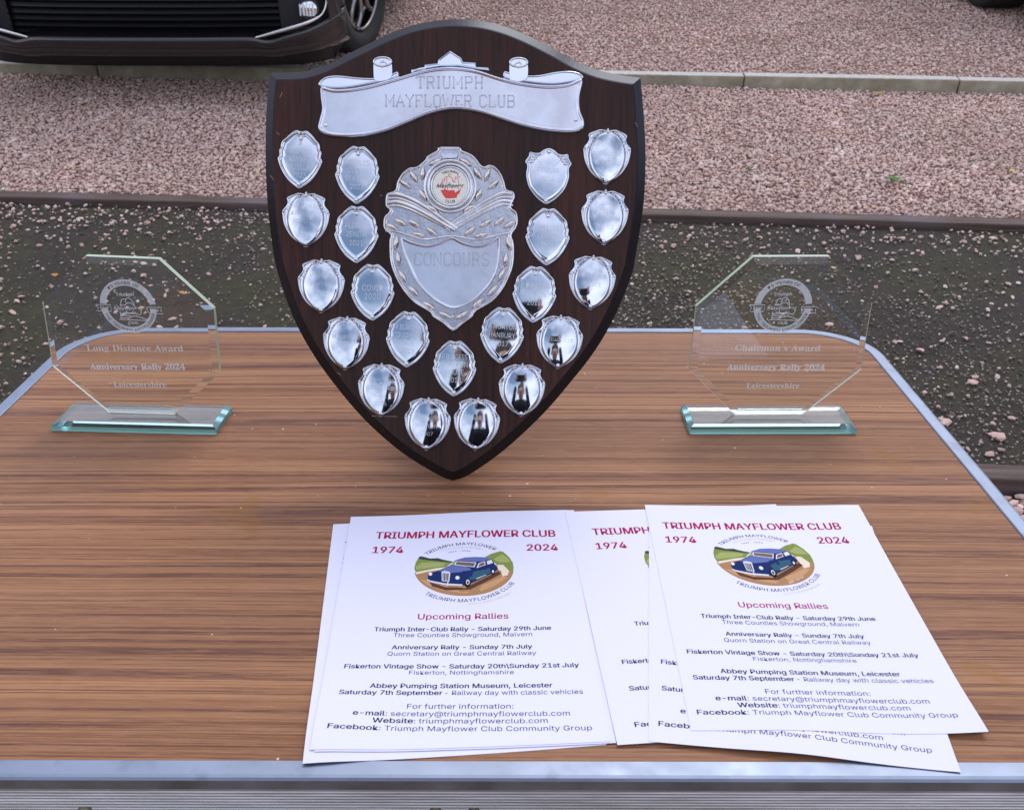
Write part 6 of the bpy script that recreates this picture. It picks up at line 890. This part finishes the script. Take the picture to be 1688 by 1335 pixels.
    mesh('bumper_lip', V, Fc, M_paint, r, True)
    for sx in (-1, 1):
        # corner skin outside the fog recess, fog recess, chrome strip, fog lamp
        V = []; Fc = []; ns = 16
        for i in range(ns+1):
            a = .60+.24*i/ns; V += [(sx*a*HW, plan(a)+.075, .47), (sx*a*HW, plan(a)+.075, .19)]
        for i in range(ns): q = i*2; Fc.append((q, q+2, q+3, q+1))
        mesh('fog_lamp_recess', V, Fc, M_plast, r)
        V = []; Fc = []; ns = 14
        for i in range(ns+1):
            a = .82+.045*i/ns; V += [(sx*a*HW, plan(a)+.0, lipz(a)+.002), (sx*a*HW, plan(a)-.012, .42), (sx*a*HW, plan(a)+.0, .60)]
        for i in range(ns): q = i*3; Fc += [(q, q+3, q+4, q+1), (q+1, q+4, q+5, q+2)]
        mesh('bumper_corner', V, Fc, M_paint, r, True)
        pts = cat([(.50, .252), (.58, .268), (.68, .288), (.76, .308), (.798, .330), (.815, .38), (.81, .48)], 5, False)
        MB().tube([(sx*a*HW, plan(a)+.008, z) for a, z in pts], .008, 8, rad=[.0035+.004*math.sin(math.pi*min(1, i/len(pts)*1.6+.05)) for i in range(len(pts))]).build('chrome_strip', M_crm, r, True)
        fx = sx*.735*HW; fy = plan(.735)+.035
        fl = MB().ell((fx, fy, .340), (.036, .022, .034), nu=20, nv=10).build('fog_lamp', M_lensr, r, True); fm = MB()
        for k in range(5): fm.box(fx-.028+k*.012, fx-.024+k*.012, fy-.026, fy-.018, .322, .362)
        fm.build('lens_flute', M_lens, fl)
        MB().tube([(fx+.037*math.cos(t), fy-.004, .340+.035*math.sin(t)) for t in np.linspace(0, 6.283, 25)[:-1]], .003, 6, True).build('lamp_bezel', M_plast, fl, True)
    # arches and side sills
    for sx in (-1, 1):
        ar = [(sx*.64, .80+.36*math.cos(t), .31+.37*math.sin(t)) for t in np.linspace(-.15, math.pi+.15, 21)]; MB().tube(ar, .022, 8).build('wheel_arch', M_plast, r, True)
        ar = [(sx*.79, 3.42+.36*math.cos(t), .31+.37*math.sin(t)) for t in np.linspace(-.15, math.pi+.15, 21)]; MB().tube(ar, .022, 8).build('wheel_arch', M_plast, r, True)
        bev(MB().box(sx*.83-.03, sx*.83+.03, 1.25, 3.05, .20, .38).build('sill', M_plast, r), .01)
        bev(MB().box(sx*.90-.06, sx*.90+.06, 1.55, 1.70, .98, 1.08).build('wing_mirror', M_paint, r), .025)
        MB().ell((sx*.62, .30, .70), (.15, .14, .065), nu=16, nv=8).build('headlight', M_lensr, r, True)
        MB().ell((sx*.66, 4.10, .88), (.12, .05, .08), nu=14, nv=8).build('tail_light', mat('red_lamp', (.4, .01, .01), .2) if sx < 0 else bpy.data.materials['red_lamp'], r, True)
    MB().box(-.50, .50, .16, 4.0, .14, .30).build('underbody', M_plast, r)
    skin([(.10, .17), (.115, .145), (.13, .118), (.40, .110)], 'bumper_shade_strip', M_grl, -.86, .80)  # black strip added to stand in for the deep shade beneath the bumper
    # wheels
    def wheel(x, y, sgn, steer):
        RT, RRm, Wd = .315, .218, .205; w_ = empty('wheel', (x, y, .318), (0, 0, steer)); w_.parent = r
        pf = [(-.075, RRm), (-.098, RRm+.02), (-.1025, .27), (-.096, .300), (-.08, .312), (0, RT), (.08, .312), (.096, .300), (.1025, .27), (.098, RRm+.02), (.075, RRm)]
        V = []; Fc = []; na = 48
        for i in range(na):
            t = 2*math.pi*i/na
            for u, rr_ in pf: V.append((u, rr_*math.cos(t), rr_*math.sin(t)))
        for i in range(na):
            for k in range(len(pf)-1): q = i*len(pf)+k; q2 = ((i+1) % na)*len(pf)+k; Fc.append((q, q+1, q2+1, q2))
        mesh('tyre', V, Fc, M_tyre, w_, True)
        o = MB(); xo = sgn*.082
        ringp = lambda rr_, xx: [(xx, rr_*math.cos(t), rr_*math.sin(t)) for t in np.linspace(0, 2*math.pi, 41)[:-1]]
        o.tube(ringp(RRm-.004, xo), .008, 8, True); o.tube(ringp(RRm-.02, sgn*.04), .012, 6, True)
        for k in range(5):
            for dd in (-1, 1):
                a0 = 2*math.pi*k/5 + math.pi/2+.2
                P = cat([(.045, .10*dd), (.09, .30*dd), (.15, .34*dd), (.208, .16*dd)], 4, False)
                o.tube([(sgn*(.068 + .010*math.sin(rr_*14)), rr_*math.cos(a0+th_), rr_*math.sin(a0+th_)) for rr_, th_ in P], .012, 8)
        o.ell((sgn*.068, 0, 0), (.014, .062, .062), nu=16, nv=8); o.build('rim', M_rim, w_, True)
        MB().tube([(sgn*.0, 0, 0), (sgn*.01, 0, 0)], .205, 32).build('brake_backing', M_rimd, w_)  # near-black disc behind the spokes
    wheel(.635, .80, 1, R_(-14)); wheel(-.635, .80, -1, R_(-12)); wheel(.66, 3.42, 1, 0); wheel(-.66, 3.42, -1, 0)
    return r
def copy_tree(o, parent=None):
    c = o.copy(); COL.objects.link(c); c.parent = parent
    for ch in list(o.children): copy_tree(ch, c)
    return c
car1 = car('black car overhanging the concrete kerb with chrome strips and round fog lamp', CARX, CARY, 0)
car2 = copy_tree(car1); X2, Y2 = 3.22, 4.68; car2.location = (X2, Y2, gz(Y2)+.012); car2.rotation_euler = (math.atan(SL), 0, R_(12))
tag(car2, 'black car of which only the lower corner shows top right', 'car')

# ------------------------------------------------------------------ the photographer, seen mirrored in the plaques
M_coat = mat('dark_navy_jacket', (.016, .018, .03), .8); M_skin = mat('skin', (.50, .30, .22), .5); M_hair = mat('brown_hair', (.05, .035, .025), .7); M_jean = mat('dark_trousers', (.02, .022, .035), .85); M_phone = mat('black_phone', (.012, .012, .014), .3)
PYo = -.02
gy = gz(-.75) - .055
pe = tag(empty('person', (0, -.80, gy)), 'person in a dark jacket bending forward to hold up a phone', 'person')
pl0 = pe.location.copy()
def skinned(name, J, E, m, parent, sub=2):
    me = bpy.data.meshes.new(name); me.from_pydata([tuple(Vector(j[0])-pl0) for j in J], E, []); me.materials.append(m); o = link(name, me, parent)
    sk = o.modifiers.new('skin', 'SKIN'); sk.use_smooth_shade = True
    for i, j in enumerate(J): me.skin_vertices[0].data[i].radius = (j[1], j[2] if len(j) > 2 else j[1])
    me.skin_vertices[0].data[0].use_root = True; s_ = o.modifiers.new('sub', 'SUBSURF'); s_.levels = sub; s_.render_levels = sub; return o
J = [((0, -.86, .0), .24, .16), ((0, -.76, .12), .23, .15), ((0, -.60, .22), .22, .14), ((0, -.49, .29), .15, .11), ((0, -.340, .345), .055, .055)]; E = [(0, 1), (1, 2), (2, 3), (3, 4)]
for sx in (-1, 1):
    b0 = len(J); J += [((sx*.20, -.52, .26), .078), ((sx*.27, -.42, .08), .060), ((sx*.165, -.19, .27), .038), ((sx*.105, -.075, .435), .028)]; E += [(3, b0), (b0, b0+1), (b0+1, b0+2), (b0+2, b0+3)]
skinned('jacket', J, E, M_coat, pe)
J = [((0, -.87, .03), .17, .13)]; E = []
for sx in (-1, 1):
    b0 = len(J); J += [((sx*.095, -.87, -.06), .11), ((sx*.11, -.80, -.36), .085), ((sx*.115, -.88, gy+.10), .050), ((sx*.12, -.87, gy+.05), .048)]; E += [(0, b0), (b0, b0+1), (b0+1, b0+2), (b0+2, b0+3)]
skinned('trousers', J, E, M_jean, pe)
for sx in (-1, 1): skinned('shoe', [((sx*.12, -.90, gy+.045), .045, .04), ((sx*.125, -.80, gy+.04), .045, .035), ((sx*.13, -.70, gy+.033), .038, .028)], [(0, 1), (1, 2)], M_phone, pe)
hd = skinned('head', [((0, -.395, .35), .052), ((0, -.375, .40), .062, .07), ((0, -.36, .46), .082, .095), ((0, -.355, .52), .066, .080)], [(0, 1), (1, 2), (2, 3)], M_skin, pe)
for sx in (-1, 1):
    MB().ell(Vector((sx*.030, -.283, .462))-pl0, (.012, .010, .009), nu=12).build('eye', M_white, hd, True); MB().ell(Vector((sx*.083, -.37, .45))-pl0, (.012, .020, .032), nu=12).build('ear', M_skin, hd, True)
MB().ell(Vector((0, -.262, .435))-pl0, (.014, .020, .024), nu=12).build('nose', M_skin, hd, True); MB().ell(Vector((0, -.283, .398))-pl0, (.024, .008, .007), nu=12).build('mouth', mat('lips', (.35, .12, .10), .5), hd, True)
MB().ell(Vector((0, -.385, .50))-pl0, (.088, .100, .085), nu=20, nv=12).build('hair', M_hair, pe, True)
Rc = Matrix.Rotation(-PITCH, 3, 'X'); cpos = Vector((0, 0, HC))
ph = lambda x, y, z: cpos + Rc @ Vector((x, y, z))     # camera-tilted frame: y forward
for sx in (-1, 1):
    hnd = skinned('hand', [(ph(sx*.100, -.070, -.060), .022, .018), (ph(sx*.092, -.045, -.035), .032, .014), (ph(sx*.088, -.030, -.010), .030, .012)], [(0, 1), (1, 2)], M_skin, pe)
    for k, zz_ in enumerate((.020, .004, -.012, -.027)):
        l_ = (.9, 1.0, .95, .8)[k]; skinned('finger', [(ph(sx*.094, -.036, zz_*.7), .009), (ph(sx*(.094), -.018, zz_), .0085), (ph(sx*(.088-.006*l_), -.001-.004, zz_), .008), (ph(sx*(.078-.012*l_), -.0065+.0, zz_), .0065)], [(0, 1), (1, 2), (2, 3)], M_skin, hnd)
    skinned('thumb', [(ph(sx*.090, -.055, -.030), .011), (ph(sx*.078, -.040, -.018), .0095), (ph(sx*.058, -.028, -.002), .008)], [(0, 1), (1, 2)], M_skin, hnd)
pn = MB(); pn.box(-.078, .078, -.0205, -.0125, -.062, .012); po_ = bev(pn.build('phone', M_phone), .003, 3); po_.location = cpos; po_.rotation_euler = (-PITCH, 0, 0)
tag(po_, 'black phone held sideways in both hands of the photographer', 'phone')
